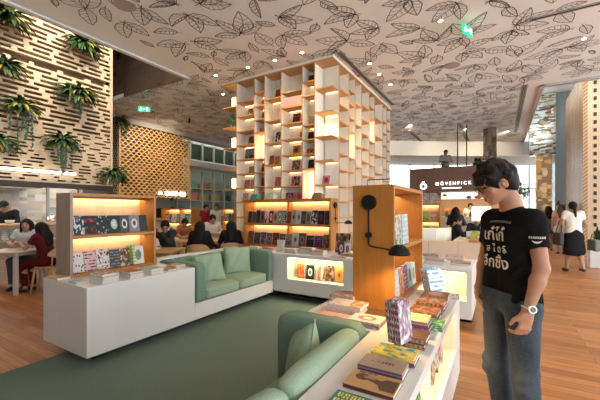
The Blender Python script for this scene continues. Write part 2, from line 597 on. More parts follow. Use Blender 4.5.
for x, y, s in ((-5.25, 3.17, 'near the left edge of the ceiling'), (-.95, 8.4, 'in the middle of the leaf ceiling right of the tower')):
    t = thing('ceiling_speaker', 'flat round grey ceiling speaker ' + s, 'speaker', (x, y, H - .012))
    MB().cyl((0, 0, 0), (0, 0, .012), .17, n=28).build('grille', pm('speaker_grey', (.42, .36, .33), .8, .1, 120), t)

# ------------------------------------------------------------------ far bulkhead, curved above the windows
BULK = pm('bulkhead_paint', (.74, .74, .71), .6, .02, 1)
def arc_wall(name, pts, z0, z1, mat, th=.15):
    mb = MB()
    for (a, b) in zip(pts[:-1], pts[1:]):
        a = Vector((*a, 0)); b = Vector((*b, 0)); d = (b - a).normalized(); n = Vector((-d.y, d.x, 0)) * th
        mb.prism([a + Vector((0, 0, z0)), b + Vector((0, 0, z0)), b + Vector((0, 0, z1)), a + Vector((0, 0, z1))], n)
    return struct(mb.build(name, mat))
arc = []
for i in range(17):
    t = i / 16
    x = -5.6 + 8.6 * t
    y = 15.2 + 5.3 * t + math.sin(t * PI) * .35
    arc.append((x, y))
arc_wall('wall_back', arc, 4.10, H, BULK)
arc2 = [(x - .45, y + .9) for x, y in arc]
arc_wall('trim_6', arc2, 3.84, 4.25, pm('soffit_grey', (.62, .64, .62), .6))
# soffit between the two bands
mb = MB()
for i in range(16):
    mb.poly([(*arc[i], 4.10), (*arc[i + 1], 4.10), (*arc2[i + 1], 4.22), (*arc2[i], 4.22)])
struct(mb.build('trim_7', BULK))
# windows under it
FRAME = pm('window_frame', (.30, .32, .33), .4, .05, 5, metal=.3)
def glass_mat():
    m, nt, N, L, B = _new('window_glass')
    B.inputs['Base Color'].default_value = (.93, .97, .98, 1)
    B.inputs['Roughness'].default_value = .02
    B.inputs['Transmission Weight'].default_value = 1
    B.inputs['IOR'].default_value = 1.02
    return m
GLASS = glass_mat()
arc3 = [(x - .6, y + 1.2) for x, y in arc]
for k in range(0, 16, 4):
    mb = MB(); gl = MB()
    a = Vector((*arc3[k], 0)); b = Vector((*arc3[k + 4], 0)); d = (b - a).normalized(); n = Vector((-d.y, d.x, 0))
    def bar(p, q, z0, z1, w=.06):
        mb.prism([p - d * w / 2 + Vector((0, 0, z0)), q + d * w / 2 + Vector((0, 0, z0)), q + d * w / 2 + Vector((0, 0, z1)), p - d * w / 2 + Vector((0, 0, z1))], n * .08)
    for j in (0, .5, 1): bar(a + (b - a) * j, a + (b - a) * j, 0, 3.9)
    for z in (.0, 2.55, 3.82): bar(a, b, z, z + .07)
    gl.prism([a + n * .03 + Vector((0, 0, .05)), b + n * .03 + Vector((0, 0, .05)), b + n * .03 + Vector((0, 0, 3.85)), a + n * .03 + Vector((0, 0, 3.85))], n * .01)
    w = mb.build('window_%d' % (k // 4 + 1), FRAME); struct(w)
    gl.build('window_pane', GLASS, w)
# a pale building seen through the windows on the right
t = thing('building', 'pale office facade with louvred bands outside the right windows', 'building', (2.2, 30, 0), -.35)
MB().box(-4, 6, 0, 4, 0, 9).build('facade', pm('pale_facade', (.62, .64, .6), .7), t)
for i in range(12):
    MB().box(-4, 6, -.12, 0, .7 + i * .7, .98 + i * .7).build('louvre_band', pm('louvre', (.45, .5, .42), .6), t)

# grey cladding column on the right, mirrored band, and the herringbone column
struct(MB().box(1.95, 3.6, 17.2, 19.6, 0, 6.3).build('column_grey', pm('grey_cladding', (.12, .15, .16), .3, .04, .6)))
mb = MB().box(1.06, 1.95, 17.0, 17.6, 3.75, 6.3)
def mosaic(name, cols, sc, rough=.3, metal=.2, stretch=(1, 1, 1)):
    m, nt, N, L, B = _new(name)
    v = _coord(N, L, 'Object', stretch)
    vo = N.new('ShaderNodeTexVoronoi'); vo.inputs['Scale'].default_value = sc; vo.distance = 'CHEBYCHEV'
    L.new(v, vo.inputs['Vector'])
    sp = N.new('ShaderNodeSeparateColor'); L.new(vo.outputs['Color'], sp.inputs[0])
    r = _ramp(N, [(i / len(cols), c) for i, c in enumerate(cols)], 'CONSTANT')
    L.new(sp.outputs[0], r.inputs['Fac']); L.new(r.outputs['Color'], B.inputs['Base Color'])
    B.inputs['Roughness'].default_value = rough; B.inputs['Metallic'].default_value = metal
    return m
struct(mb.build('column_mirror', mosaic('mirror_reflections', [(.36, .40, .39), (.10, .08, .05), (.5, .52, .5), (.26, .19, .11)], 5, .15, .7, (1, 1, 3))))  # reflections in the mirrored column put into the colour as random patches
struct(MB().box(1.3, 1.85, 17.1, 17.5, 0, 3.8).build('column_gold', mosaic('gold_mosaic', [(.62, .36, .12), (.75, .5, .25), (.3, .2, .1), (.8, .62, .4)], 6, .4, .1)))

def herring():
    m, nt, N, L, B = _new('herringbone')
    v = _coord(N, L, 'Object')
    sp = N.new('ShaderNodeSeparateXYZ'); L.new(v, sp.inputs[0])
    def q(op, a, b=None):
        n = N.new('ShaderNodeMath'); n.operation = op
        for i, s in enumerate((a, b)):
            if s is None: continue
            if isinstance(s, (int, float)): n.inputs[i].default_value = s
            else: L.new(s, n.inputs[i])
        return n.outputs[0]
    h = q('ADD', sp.outputs['X'], sp.outputs['Y'])
    pp = q('PINGPONG', h, .32)
    d = q('MULTIPLY', q('ADD', sp.outputs['Z'], q('MULTIPLY', pp, 1.0)), 9.0)
    f = q('FRACT', d)
    r = _ramp(N, [(.0, (.10, .05, .02)), (.25, (.38, .22, .10)), (.6, (.50, .32, .16)), (.92, (.26, .14, .06))])
    L.new(f, r.inputs['Fac']); L.new(r.outputs['Color'], B.inputs['Base Color'])
    B.inputs['Roughness'].default_value = .5
    bp = N.new('ShaderNodeBump'); bp.inputs['Distance'].default_value = .02; bp.inputs['Strength'].default_value = .7
    L.new(f, bp.inputs['Height']); L.new(bp.outputs['Normal'], B.inputs['Normal'])
    return m
struct(MB().box(2.14, 2.25, 12.97, 16, 0, 5.6).build('wall_herringbone', herring()))
PERF = pm('perforated_timber', (.54, .40, .26), .55, .05, 3)
mb = MB().box(2.25, 6, 12.97, 13.1, 0, 5.6, 0)
for cx in (2.42, 2.82, 2.95, 3.45, 3.55):
    z = .25
    while z < 5.4:
        mb.box(cx - .034, cx + .034, 12.955, 12.97, z, z + .11, 1); z += .235
struct(mb.build('wall_right', [PERF, DARK]))

# ------------------------------------------------------------------ left: lattice screen over the kitchen
LATW = wood('lattice_timber', (.54, .40, .25), (.68, .53, .35), .6, (30, 1.2, 30), 1.4)
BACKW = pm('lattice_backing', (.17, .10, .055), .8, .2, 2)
XL = -8.6
mb = MB()
rl = random.Random(5)
Y0, Y1 = -1.5, 4.86
z = 2.06
while z < 6.6:
    hi = z > 3.25
    pit, sl = (.104, .042) if hi else (.076, .036)
    if not (4.58 < z < 4.72):
        mb.box(XL - .05, XL, Y0, Y1, z, z + sl, 0)
        y = Y0 + rl.uniform(0, .4)
        while y < Y1:
            l = rl.choice((.08, .11, .15)) if hi else rl.choice((.12, .2, .3))
            mb.box(XL - .045, XL - .002, y, min(y + l, Y1), z + sl, z + pit, 0)
            y += l + (rl.choice((.32, .45, .62)) if hi else rl.choice((.10, .18, .28)))
    z += pit
mb.box(XL - .06, XL + .01, Y1 - .06, Y1, 2.0, 6.6, 0)
struct(mb.build('wall_left', LATW))
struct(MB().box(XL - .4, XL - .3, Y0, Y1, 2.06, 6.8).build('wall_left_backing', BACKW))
struct(MB().box(XL - .3, XL + .02, Y0, Y1, 1.96, 2.06).build('beam_left', pm('dark_beam', (.035, .028, .022), .6)))
mb = MB().cyl((0, -3.0, 0), (0, 1.3, 0), .035, n=10)
t = thing('linear_lamp', 'long white glowing tube lamp across the foot of the lattice wall', 'lamp', (XL + .07, 2.6, 2.29))
MB().cyl((0, -3.6, 0), (0, 1.35, 0), .028, n=10).build('tube', emit('tube_white', (1, .93, .82), 5), t)
MB().box(-.07, -.02, -3.6, 1.35, -.02, .03).build('mount', CHALK, t)
# high ceiling and walls of the void behind the lattice
def void_mat():
    m, nt, N, L, B = _new('void_cladding')
    v = _coord(N, L, 'Object', (1, 1, 1))
    vo = N.new('ShaderNodeTexVoronoi'); vo.inputs['Scale'].default_value = 1.6
    L.new(v, vo.inputs['Vector'])
    r = _ramp(N, [(.0, (.012, .01, .008)), (.22, (.02, .014, .01)), (.3, (.13, .085, .055)), (.8, (.085, .055, .035))])  # dark spots in the colour imitate the lattice mirrored in the glossy cladding
    L.new(vo.outputs['Distance'], r.inputs['Fac']); L.new(r.outputs['Color'], B.inputs['Base Color'])
    B.inputs['Roughness'].default_value = .2
    return m
VOID = void_mat()
struct(MB().box(-15, CX0 - .1, -5, 9.4, 7.0, 7.1).build('ceiling_void', VOID))
mb = MB().box(-12.4, CX0 - .1, CY0 + .05, CY0 + .2, H + .1, 7.0)
struct(mb.build('wall_void', VOID))
struct(MB().box(CX1 + .1, 8, CY1 + .1, 22, 6.3, 6.4).build('ceiling_void_right', pm('void_right', (.5, .5, .48), .3)))

# gold diamond lattice further back
GOLDL = wood('gold_slats', (.50, .28, .10), (.66, .41, .17), .45, (2, 2, 2), 3)
mb = MB()
XG = -11.65; G0, G1, GZ0, GZ1 = 6.85, 9.92, 1.98, 4.78
n_ = 24
def zig(z, ph):
    pts = []
    k = int((G1 - G0) / .105)
    for i in range(k + 1):
        y = G0 + (G1 - G0) * i / k
        pts.append((y, z + (.036 if (i + ph) % 2 else -.036)))
    return pts
z = GZ0; r_ = 0
while z < GZ1:
    pts = zig(z, r_)
    for (ya, za), (yb, zb) in zip(pts[:-1], pts[1:]):
        mb.prism([(XG, ya, za - .022), (XG, yb, zb - .022), (XG, yb, zb + .022), (XG, ya, za + .022)], (-.03, 0, 0))
    z += .102; r_ += 1
mb.box(XG - .05, XG + .01, G0 - .03, G0 + .01, GZ0 - .08, GZ1)
mb.box(XG - .05, XG + .01, G1 - .01, G1 + .03, GZ0 - .08, GZ1)
struct(mb.build('wall_gold', GOLDL))
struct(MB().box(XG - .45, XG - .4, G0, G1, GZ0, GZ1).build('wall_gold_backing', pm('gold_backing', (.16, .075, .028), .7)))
mb = MB().box(XG - .75, XG - .05, G0 - .05, G0, GZ0, GZ1, 0)
for i in range(30):
    for j in range(5):
        mb.box(XG - .72 + j * .13 + (.06 if i % 2 else 0), XG - .66 + j * .13 + (.06 if i % 2 else 0), G0 - .06, G0 - .05, GZ0 + .05 + i * .09, GZ0 + .1 + i * .09, 1)
struct(mb.build('wall_gold_return', [PERF, DARK]))
struct(MB().box(XG - .4, XG + .12, CY0 + .1, 18.5, H - .2, H).build('beam_gold', pm('grey_beam', (.36, .34, .32), .5)))
# glowing sign on the gold lattice; the photograph shows only unreadable bright letter shapes
t = thing('lit_sign', 'bright white lit sign letters across the lower edge of the gold lattice', 'sign', (XG + .03, 8.45, 2.12))
SGN = emit('sign_glow', (1, .96, .9), 3.2)
for i, w in enumerate((.13, .10, .12, .10, .12, .10, 0, .1, .12, .1)):
    y = .26 + i * .100
    if not w: continue
    zz = (-.07, .0, .065)[i % 3]
    MB().prism([(0, y, -.07), (0, y + .028, -.07), (0, y + .028, zz), (0, y + .06, zz), (0, y + .06, -.07), (0, y + .085, -.07), (0, y + .085, .09), (0, y + .06, .09), (0, y + .06, zz + .028), (0, y + .028, zz + .028), (0, y + .028, .09), (0, y, .09)], (.03, 0, 0)).build('letter', SGN, t)
MB().prism([(0, -.05, -.05), (0, .1, -.05), (0, .1, .02), (0, .03, .09), (0, -.05, .02)], (.03, 0, 0)).build('emblem', SGN, t)
# exit signs
def exit_sign(label, loc, rot, w=.34, h=.15):
    t = thing('exit_sign', label, 'sign', loc, rot)
    MB().box(-w / 2, w / 2, -.015, .015, -h, 0).build('panel', emit('exit_green', (.0, .42, .16), 1.3), t, bevel=.004)
    mb = MB()
    W_ = emit('exit_white', (.9, 1, .92), 1.6)
    y = -.017
    # running figure, arrow and door
    mb.box(-.10, -.075, y, y + .002, -.055, -.03); mb.box(-.11, -.06, y, y + .002, -.09, -.06); mb.box(-.13, -.10, y, y + .002, -.125, -.09); mb.box(-.075, -.05, y, y + .002, -.125, -.09)
    mb.box(-.01, .03, y, y + .002, -.085, -.065); mb.prism([(-.03, y, -.075), (0, y, -.05), (0, y, -.10)], (0, .002, 0))
    mb.box(.06, .11, y, y + .002, -.125, -.025)
    mb.build('symbol', W_, t)
    for q in (1, -1): MB().cyl((q * w * .35, 0, 0), (q * w * .35, 0, H - loc[2] - .002), .006, n=6).build('rod', CHROME, t)
exit_sign('green exit sign hanging under the ceiling before the gold lattice', (-9.18, 6.14, 4.56), .8)
exit_sign('small pale green exit sign hanging high in the ceiling above the man', (-.5, 6.6, 4.72), 1.15, .3, .16)

# back left glass wall with coloured shelves behind
GRNP = pm('green_grey_partition', (.20, .24, .17), .4, .1, .7)
struct(MB().box(-13.9, -13.8, 10.2, 20, 0, 4.9).build('wall_far', GRNP))
mb = MB(); XB = -13
for i in range(9):
    y = 10.35 + i * .78
    mb.box(XB - .05, XB + .05, y - .035, y + .035, 0, 3.45); mb.box(XB - .05, XB + .05, y - .05, y + .05, 3.95, 4.8)
mb.box(XB - .05, XB + .05, 10.3, 17.5, 3.4, 3.46); mb.box(XB - .05, XB + .05, 10.0, 18.5, 4.72, 5.1)
w = struct(mb.build('window_5', pm('green_mullion', (.36, .39, .30), .4, .05, 3)))
struct(MB().box(XB - .03, XB - .02, 10.3, 17.5, 3.95, 4.72).build('window_6', pm('dark_glass', (.05, .06, .04), .1, .3, .8)))
# sloping bulkhead between lower and upper glazing
mb = MB()
mb.prism([(XB + .5, 10.0, 3.55), (XB + .5, 10.0, 3.80), (XB - .02, 10.0, 3.97), (XB - .02, 10.0, 3.45)], (0, 8, 0))
struct(mb.build('trim_8', pm('bulkhead_grey', (.46, .46, .43), .6)))
cols = [(.42, .10, .08), (.10, .22, .12), (.06, .30, .30), (.30, .30, .10), (.45, .16, .12), (.16, .34, .22), (.5, .42, .3)]
rs = random.Random(3)
for i in range(8):
    for j, zz in enumerate((.6, 1.25, 1.95, 2.55)):
        if rs.random() < .25: continue
        y = 10.42 + i * .78
        c = cols[rs.randrange(len(cols))]
        o = MB().box(0, .25, 0, .64, 0, rs.uniform(.22, .4)).build('display_box', pm('display_%d' % cols.index(c), c, .6), None)
        o.location = (-13.5, y, zz)
        tag(o, 'dim coloured display box on a shelf behind the green glass wall', 'box', 'display boxes behind the glass wall')
for zz in (.6, 1.25, 1.95, 2.55):
    struct(MB().box(-13.8, -13.2, 10.3, 17, zz - .04, zz).build('trim_9', pm('shelf_grey', (.4, .42, .36), .5)))
# kitchen back wall with patchwork tiles and glass posts
def tile_mat():
    m, nt, N, L, B = _new('patchwork_tile')
    v = _coord(N, L, 'Object')
    sp = N.new('ShaderNodeSeparateXYZ'); L.new(v, sp.inputs[0])
    cb = N.new('ShaderNodeCombineXYZ')
    ad = N.new('ShaderNodeMath'); ad.operation = 'ADD'; L.new(sp.outputs['X'], ad.inputs[0]); L.new(sp.outputs['Y'], ad.inputs[1])
    for sock, size, i in ((ad.outputs[0], .17, 0), (sp.outputs['Z'], .085, 1)):
        q = N.new('ShaderNodeMath'); q.operation = 'DIVIDE'; q.inputs[1].default_value = size; L.new(sock, q.inputs[0])
        f = N.new('ShaderNodeMath'); f.operation = 'FLOOR'; L.new(q.outputs[0], f.inputs[0]); L.new(f.outputs[0], cb.inputs[i])
    wn = N.new('ShaderNodeTexWhiteNoise'); L.new(cb.outputs[0], wn.inputs['Vector'])
    cols = [(.52, .50, .45), (.46, .39, .32), (.56, .55, .52), (.30, .34, .26), (.55, .50, .44), (.40, .42, .40), (.50, .42, .33)]
    r = _ramp(N, [(i / len(cols), c) for i, c in enumerate(cols)], 'CONSTANT')
    L.new(wn.outputs['Value'], r.inputs['Fac']); L.new(r.outputs['Color'], B.inputs['Base Color']); B.inputs['Roughness'].default_value = .25
    return m
TILE = tile_mat()
struct(MB().box(-10.9, -10.8, -2, 5.2, 0, 3.2).build('wall_kitchen', TILE))
struct(MB().box(-12.9, -10.9, 5.1, 5.2, 0, 3.2).build('wall_kitchen_end', TILE))
struct(MB().box(XL - 2.3, XL - .3, -2, 4.9, 2.6, 2.7).build('ceiling_kitchen', pm('kitchen_ceiling', (.05, .045, .04), .6)))

struct(MB().box(-15.1, -15, -6, 24, 0, 7.1).build('wall_outer_left', pm('outer_wall', (.20, .17, .14), .8)))
struct(MB().box(-15, -6.2, 20.5, 20.6, 0, 7.1).build('wall_outer_back', pm('outer_wall', (.20, .17, .14), .8)))

struct(MB().box(-15, 2.2, -5.2, -5, 0, 7.1).build('wall_light_blocker', pm('light_blocker', (.30, .22, .15), .8)))  # unseen wall behind the camera, added to cut the light from there
# ------------------------------------------------------------------ white counters
ZT, ZB = .745, .10
STRIPC = (1, .80, .50)
def niche_panel(mb, axis, const, depth_dir, a0, a1, n0, n1, z0, z1, th=.03):
    """a front panel with a rectangular opening (a: along, n: opening)"""
    lo, hi = sorted((const, const + th * depth_dir))
    def bx(p, q, r, s):
        if q - p < .002 or s - r < .002: return
        if axis == 'y': mb.box(p, q, lo, hi, r, s)
        else: mb.box(lo, hi, p, q, r, s)
    bx(a0, a1, ZB, z0); bx(a0, a1, z1, ZT - .035); bx(a0, n0, z0, z1); bx(n1, a1, z0, z1)

# left counter with the sofa recess
lc = thing('display_counter', 'long white counter on the left holding the lit bookcase and the green sofa', 'counter', (-3.63, 3.0, 0))
def L_(mb): 
    mb.v = [(x + 3.63, y - 3.0, z) for x, y, z in mb.v]; return mb
L_(MB().box(-4.06, -3.2, 1.575, 2.82, ZB, ZT)).build('body', WHITE, lc, bevel=.006)
L_(MB().box(-4.06, -3.2, 2.82, 4.45, ZB, .30)).build('sofa_plinth', WHITE, lc, bevel=.006)
L_(MB().box(-4.06, -3.93, 2.82, 4.45, .30, .80)).build('back_ledge', WHITE, lc, bevel=.008)
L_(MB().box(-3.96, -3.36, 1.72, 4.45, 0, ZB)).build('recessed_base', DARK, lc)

# back counter with two lit niches
bc = thing('display_counter', 'wide white back counter with lit book niches below the central bookcase', 'counter', (-2.2, 4.9, 0))
def B_(mb):
    mb.v = [(x + 2.2, y - 4.9, z) for x, y, z in mb.v]; return mb
BX0, BX1, BY0, BY1 = -4.06, -.29, 4.455, 5.34
mb = MB()
niche_panel(mb, 'y', BY0, 1, -3.2, -1.85, -2.92, -1.95, .345, .69)
niche_panel(mb, 'y', BY0, 1, -1.85, BX1, -1.75, -.345, .345, .69)
mb.box(BX0, -3.2, BY0, BY0 + .03, ZB, ZT - .035)
mb.box(BX1 - .03, BX1, BY0 + .03, BY1, ZB, ZT - .035).box(BX0, BX0 + .03, BY0, BY1, ZB, ZT - .035).box(BX0, BX1, BY1 - .03, BY1, ZB, ZT - .035).box(BX0, BX1, BY0, BY1, ZB, ZB + .03)
B_(mb).build('body', WHITE, bc)
B_(MB().box(BX0, BX1 + .004, BY0 - .004, BY1, ZT - .035, ZT)).build('countertop', GREYW, bc, bevel=.004)
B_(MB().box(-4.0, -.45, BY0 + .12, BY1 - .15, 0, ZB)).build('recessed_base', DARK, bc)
for a, b in ((-2.92, -1.95), (-1.75, -.345)):
    mb = MB().box(a - .01, b + .01, BY0 + .30, BY0 + .31, .335, .70).box(a - .01, b + .01, BY0 + .03, BY0 + .31, .335, .345).box(a - .01, b + .01, BY0 + .03, BY0 + .31, .69, .70)
    mb.box(a - .01, a, BY0 + .03, BY0 + .31, .335, .70).box(b, b + .01, BY0 + .03, BY0 + .31, .335, .70)
    B_(mb).build('niche', CREAM, bc)
    B_(MB().box(a + .02, b - .02, BY0 + .035, BY0 + .055, .682, .69)).build('light_strip', LED, bc)
    l = light('niche_light', 'AREA', ((a + b) / 2 + 2.2, BY0 + .10 - 4.9, .678), 4 * (b - a), (1, .84, .58), (math.radians(8), 0, 0), b - a - .06, .05); l.parent = bc

# near counter on the right with the second sofa
rc_ = thing('display_counter', 'near white counter piled with books in front of the standing man', 'counter', (-.7, 1.3, 0))
def R_(mb):
    mb.v = [(x + .7, y - 1.3, z) for x, y, z in mb.v]; return mb
RX0, RX1, RY0, RY1, RS = -1.15, -.29, -.7, 3.07, 1.87
mb = MB()
niche_panel(mb, 'x', RX1, -1, RY0, RY1, -.55, 2.86, .355, .69)
mb.box(RX0, RX1 - .03, RY1 - .03, RY1, ZB, ZT - .035).box(RX0, RX0 + .03, RS, RY1, ZB, ZT - .035).box(RX0, RX1 - .03, RS, RS + .03, ZB, ZT - .035)
mb.box(-.64, -.61, RY0, RS, ZB, ZT - .035).box(RX0, RX1, RY0, RY0 + .03, ZB, ZT - .035).box(-.64, RX1 - .03, RY0, RY1, ZB, ZB + .03)
R_(mb).build('body', WHITE, rc_)
R_(MB().box(-.645, RX1 + .004, RY0, RY1 + .004, ZT - .035, ZT).box(RX0, -.645, RS, RY1 + .004, ZT - .035, ZT)).build('countertop', WHITE, rc_, bevel=.003)
R_(MB().box(RX0, -.645, RY0, RS, ZB, .30)).build('sofa_plinth', WHITE, rc_, bevel=.006)
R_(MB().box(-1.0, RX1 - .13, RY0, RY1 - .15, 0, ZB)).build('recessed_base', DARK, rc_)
mb = MB().box(RX1 - .28, RX1 - .27, -.55, 2.86, .345, .70).box(RX1 - .28, RX1 - .03, -.56, 2.87, .345, .355).box(RX1 - .28, RX1 - .03, -.56, 2.87, .69, .70)
mb.box(RX1 - .28, RX1 - .03, 2.86, 2.87, .345, .70).box(RX1 - .28, RX1 - .03, -.56, -.55, .345, .70)
R_(mb).build('niche', CREAM, rc_)
R_(MB().box(RX1 - .055, RX1 - .035, -.5, 2.8, .682, .69)).build('light_strip', LED, rc_)
l = light('niche_light', 'AREA', (RX1 - .10 + .7, 1.15 - 1.3, .678), 6, (1, .82, .52), (0, math.radians(8), 0), .05, 3.2); l.parent = rc_

# ------------------------------------------------------------------ soft furniture
def soft_box(name, x0, x1, y0, y1, z0, z1, mat, parent, r=.04, puff=0.0):
    bm = bmesh.new()
    bmesh.ops.create_cube(bm, size=1)
    bmesh.ops.subdivide_edges(bm, edges=bm.edges, cuts=5, use_grid_fill=True)
    sx, sy, sz = x1 - x0, y1 - y0, z1 - z0
    for v in bm.verts:
        p = v.co * 2
        q = Vector((p.x, p.y, p.z))
        # keep a rounded box: pull corners in
        c = Vector((max(-1 + 2 * r / sx, min(1 - 2 * r / sx, q.x)), max(-1 + 2 * r / sy, min(1 - 2 * r / sy, q.y)), max(-1 + 2 * r / sz, min(1 - 2 * r / sz, q.z))))
        d = Vector(((q.x - c.x) * sx / 2, (q.y - c.y) * sy / 2, (q.z - c.z) * sz / 2))
        if d.length > 1e-9: d = d.normalized() * min(r, d.length if d.length < r else r)
        w = Vector((c.x * sx / 2, c.y * sy / 2, c.z * sz / 2)) + d
        b = puff * (1 - abs(p.x) ** 2) * (1 - abs(p.y) ** 2)
        w.z += b * (1 if p.z > 0 else -.2) * abs(p.z)
        v.co = w + Vector(((x0 + x1) / 2, (y0 + y1) / 2, (z0 + z1) / 2))
    me = bpy.data.meshes.new(name); bm.to_mesh(me); bm.free()
    me.materials.append(mat); me.polygons.foreach_set('use_smooth', [True] * len(me.polygons))
    o = bpy.data.objects.new(name, me); COL.objects.link(o)
    if parent: o.parent = parent
    s = o.modifiers.new('sub', 'SUBSURF'); s.levels = s.render_levels = 2
    return o

def pillow(label, M, s=.42, t=.15, mat=None, seed=0):
    rp = random.Random(seed)
    n = 16; vs = []; fs = []
    for side in (1, -1):
        for i in range(n + 1):
            for j in range(n + 1):
                u, v = i / n * 2 - 1, j / n * 2 - 1
                e = max(0, (1 - u * u) * (1 - v * v)) ** .42
                pin = 1 - .075 * (1 - abs(u * v)) * (u * u + v * v) / 1.0
                w = t / 2 * e * (1 + .10 * math.sin(3 * u + seed) * math.cos(2.6 * v + seed * 2)) + .008 * math.sin(9 * u + 5 * v + seed) * e
                vs.append((u * s / 2 * pin, side * w, v * s / 2 * pin))
    m = (n + 1) ** 2
    for i in range(n):
        for j in range(n):
            a, b, c, d = i * (n + 1) + j, (i + 1) * (n + 1) + j, (i + 1) * (n + 1) + j + 1, i * (n + 1) + j + 1
            fs += [(a, b, c, d), (m + d, m + c, m + b, m + a)]
    mb = MB(); mb._add(vs, fs, 0)
    o = mb.build('cushion', mat or TEALP, None, smooth=True)
    bm = bmesh.new(); bm.from_mesh(o.data); bmesh.ops.remove_doubles(bm, verts=bm.verts, dist=1e-4); bmesh.ops.recalc_face_normals(bm, faces=bm.faces); bm.to_mesh(o.data); bm.free()
    o.matrix_world = M
    tag(o, label, 'cushion')
    # piping around the edge
    pts = []
    for k in range(64):
        q = k / 64 * 4; e = int(q); f = q - e
        u, v = [(f * 2 - 1, -1), (1, f * 2 - 1), (1 - f * 2, 1), (-1, 1 - f * 2)][e]
        pin = 1 - .075 * (1 - abs(u * v)) * (u * u + v * v)
        pts.append((u * s / 2 * pin, 0, v * s / 2 * pin))
    MB().tube(pts, .005, 6, closed=True).build('piping', mat or TEALP, o, smooth=True)
    return o

def aim(loc, fwd, up, roll=0):
    """matrix with +y along fwd (thickness), z near up"""
    y = Vector(fwd).normalized(); x = y.cross(Vector(up)).normalized(); z = x.cross(y)
    R = Matrix((x, y, z)).transposed().to_4x4()
    return Matrix.Translation(loc) @ R @ Matrix.Rotation(roll, 4, 'Y')

s1 = thing('sofa', 'green fabric built-in sofa set into the long left counter', 'sofa', (-3.5, 3.64, .30))
def S_(x0, x1, y0, y1, z0, z1): return (x0 + 3.5, x1 + 3.5, y0 - 3.64, y1 - 3.64, z0 - .30, z1 - .30)
soft_box('seat_cushion', *S_(-3.93, -3.185, 3.0, 3.655, .30, .45), TEALP, s1, .035, .015)
soft_box('seat_cushion', *S_(-3.93, -3.185, 3.66, 4.30, .30, .45), TEALP, s1, .035, .015)
soft_box('back_cushion', *S_(-3.925, -3.76, 3.0, 3.42, .44, .785), TEAL, s1, .05)
soft_box('back_cushion', *S_(-3.925, -3.76, 3.425, 3.86, .44, .785), TEAL, s1, .05)
soft_box('back_cushion', *S_(-3.925, -3.76, 3.865, 4.30, .44, .785), TEAL, s1, .05)
soft_box('armrest', *S_(-3.93, -3.18, 2.825, 2.995, .285, .79), TEAL, s1, .03)
soft_box('armrest', *S_(-3.93, -3.18, 4.30, 4.45, .285, .80), TEAL, s1, .03)
pillow('pale green cushion at the near end of the far sofa, by its near armrest', aim((-3.52, 3.36, .63), (1, -.45, .42), (0, 0, 1), .08), .42, .16, TEALP, 1)
pillow('plump pale green cushion in the far corner of the far sofa', aim((-3.60, 4.03, .645), (1, -.55, .30), (0, 0, 1), -.05), .44, .16, TEALP, 2)

s2 = thing('sofa', 'green fabric sofa in the foreground built into the near white counter', 'sofa', (-.9, 1.2, .30))
def S_(x0, x1, y0, y1, z0, z1): return (x0 + .9, x1 + .9, y0 - 1.2, y1 - 1.2, z0 - .30, z1 - .30)
for a, b in ((-.6, .2), (.205, 1.0), (1.005, 1.73)):
    soft_box('seat_cushion', *S_(-1.16, -.66, a, b, .30, .45), TEALP, s2, .035, .015)
for a, b in ((-.6, .35), (.355, 1.06), (1.065, 1.80)):
    soft_box('back_cushion', *S_(-.79, -.648, a, b, .44, .80), TEALP, s2, .068)
soft_box('armrest', *S_(-1.22, -.655, 1.72, 1.865, .285, .805), TEAL, s2, .035)
pillow('pale green cushion propped against the armrest of the foreground sofa', aim((-.93, 1.56, .63), (-.9, -.75, .30), (.25, .1, 1), .60), .36, .15, TEALP, 3)

# ------------------------------------------------------------------ oak bookcases with lit shelves
def bookcase(label, loc, rot, L, bays, z0=0, htop=.885, dep=.305, zmid=.435, zlow=.03, energy=1.0, end=None):
    t = thing('bookcase', label, 'bookcase', loc, rot)
    th = .03
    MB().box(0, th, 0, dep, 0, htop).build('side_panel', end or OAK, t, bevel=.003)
    MB().box(L - th, L, 0, dep, 0, htop).build('side_panel', OAK, t, bevel=.003)
    MB().box(th, L - th, 0, dep, htop - th, htop).build('top_panel', OAK, t, bevel=.003)
    MB().box(th, L - th, dep - .012, dep, 0, htop - th).build('back_panel', LINING, t)
    for z in (zlow, zmid):
        MB().box(th, L - th, 0, dep - .012, z - .03, z).build('shelf', OAK, t, bevel=.002)
    for k in range(1, bays):
        x = L * k / bays
        MB().box(x - .012, x + .012, .14, dep - .012, zmid, htop - th).build('divider', OAK, t)
        MB().box(x - .012, x + .012, .14, dep - .012, zlow, zmid - .03).build('divider', OAK, t)
    for z in (zmid - .03, htop - th):
        MB().box(th, L - th, .21, .218, z - .022, z).build('light_lip', OAK, t)
        MB().box(th + .02, L - th - .02, .245, .26, z - .009, z).build('light_strip', LED, t)
        l = light('shelf_light', 'AREA', (L / 2, .252, z - .014), 1.35 * L * energy, (1, .72, .40), (math.radians(14), 0, 0), L - .1, .02)
        l.parent = t
    return t
CASES = {}
CASES['left'] = bookcase('oak bookcase with two glowing shelves standing on the left white counter', (-3.80, 1.71, ZT), PI / 2, 1.0, 1, end=COOLOAK, energy=.85)
CASES['mid'] = bookcase('wide oak bookcase with lit shelves on the back counter before the white tower', (-4.33, 5.03, ZT + .02), 0, 1.90, 2)
CASES['near'] = bookcase('tall orange oak bookcase with plain end panel rising from the near counter', (-.63, 2.31, ZT), PI / 2, 1.0, 1)
CASES['far'] = bookcase('pale oak bookcase with orange end panel far behind the seated women', (-9.55, 7.0, .62), 0, 1.45, 2)
CASES['deep'] = bookcase('small oak bookcase with white books far behind, left of the tower foot', (-9.5, 9.6, .62), 0, .75, 1)
CASES['right'] = bookcase('lit oak bookcase behind the curved booth under the cafe sign', (-3.0, 9.0, .74), 0, 1.70, 2)
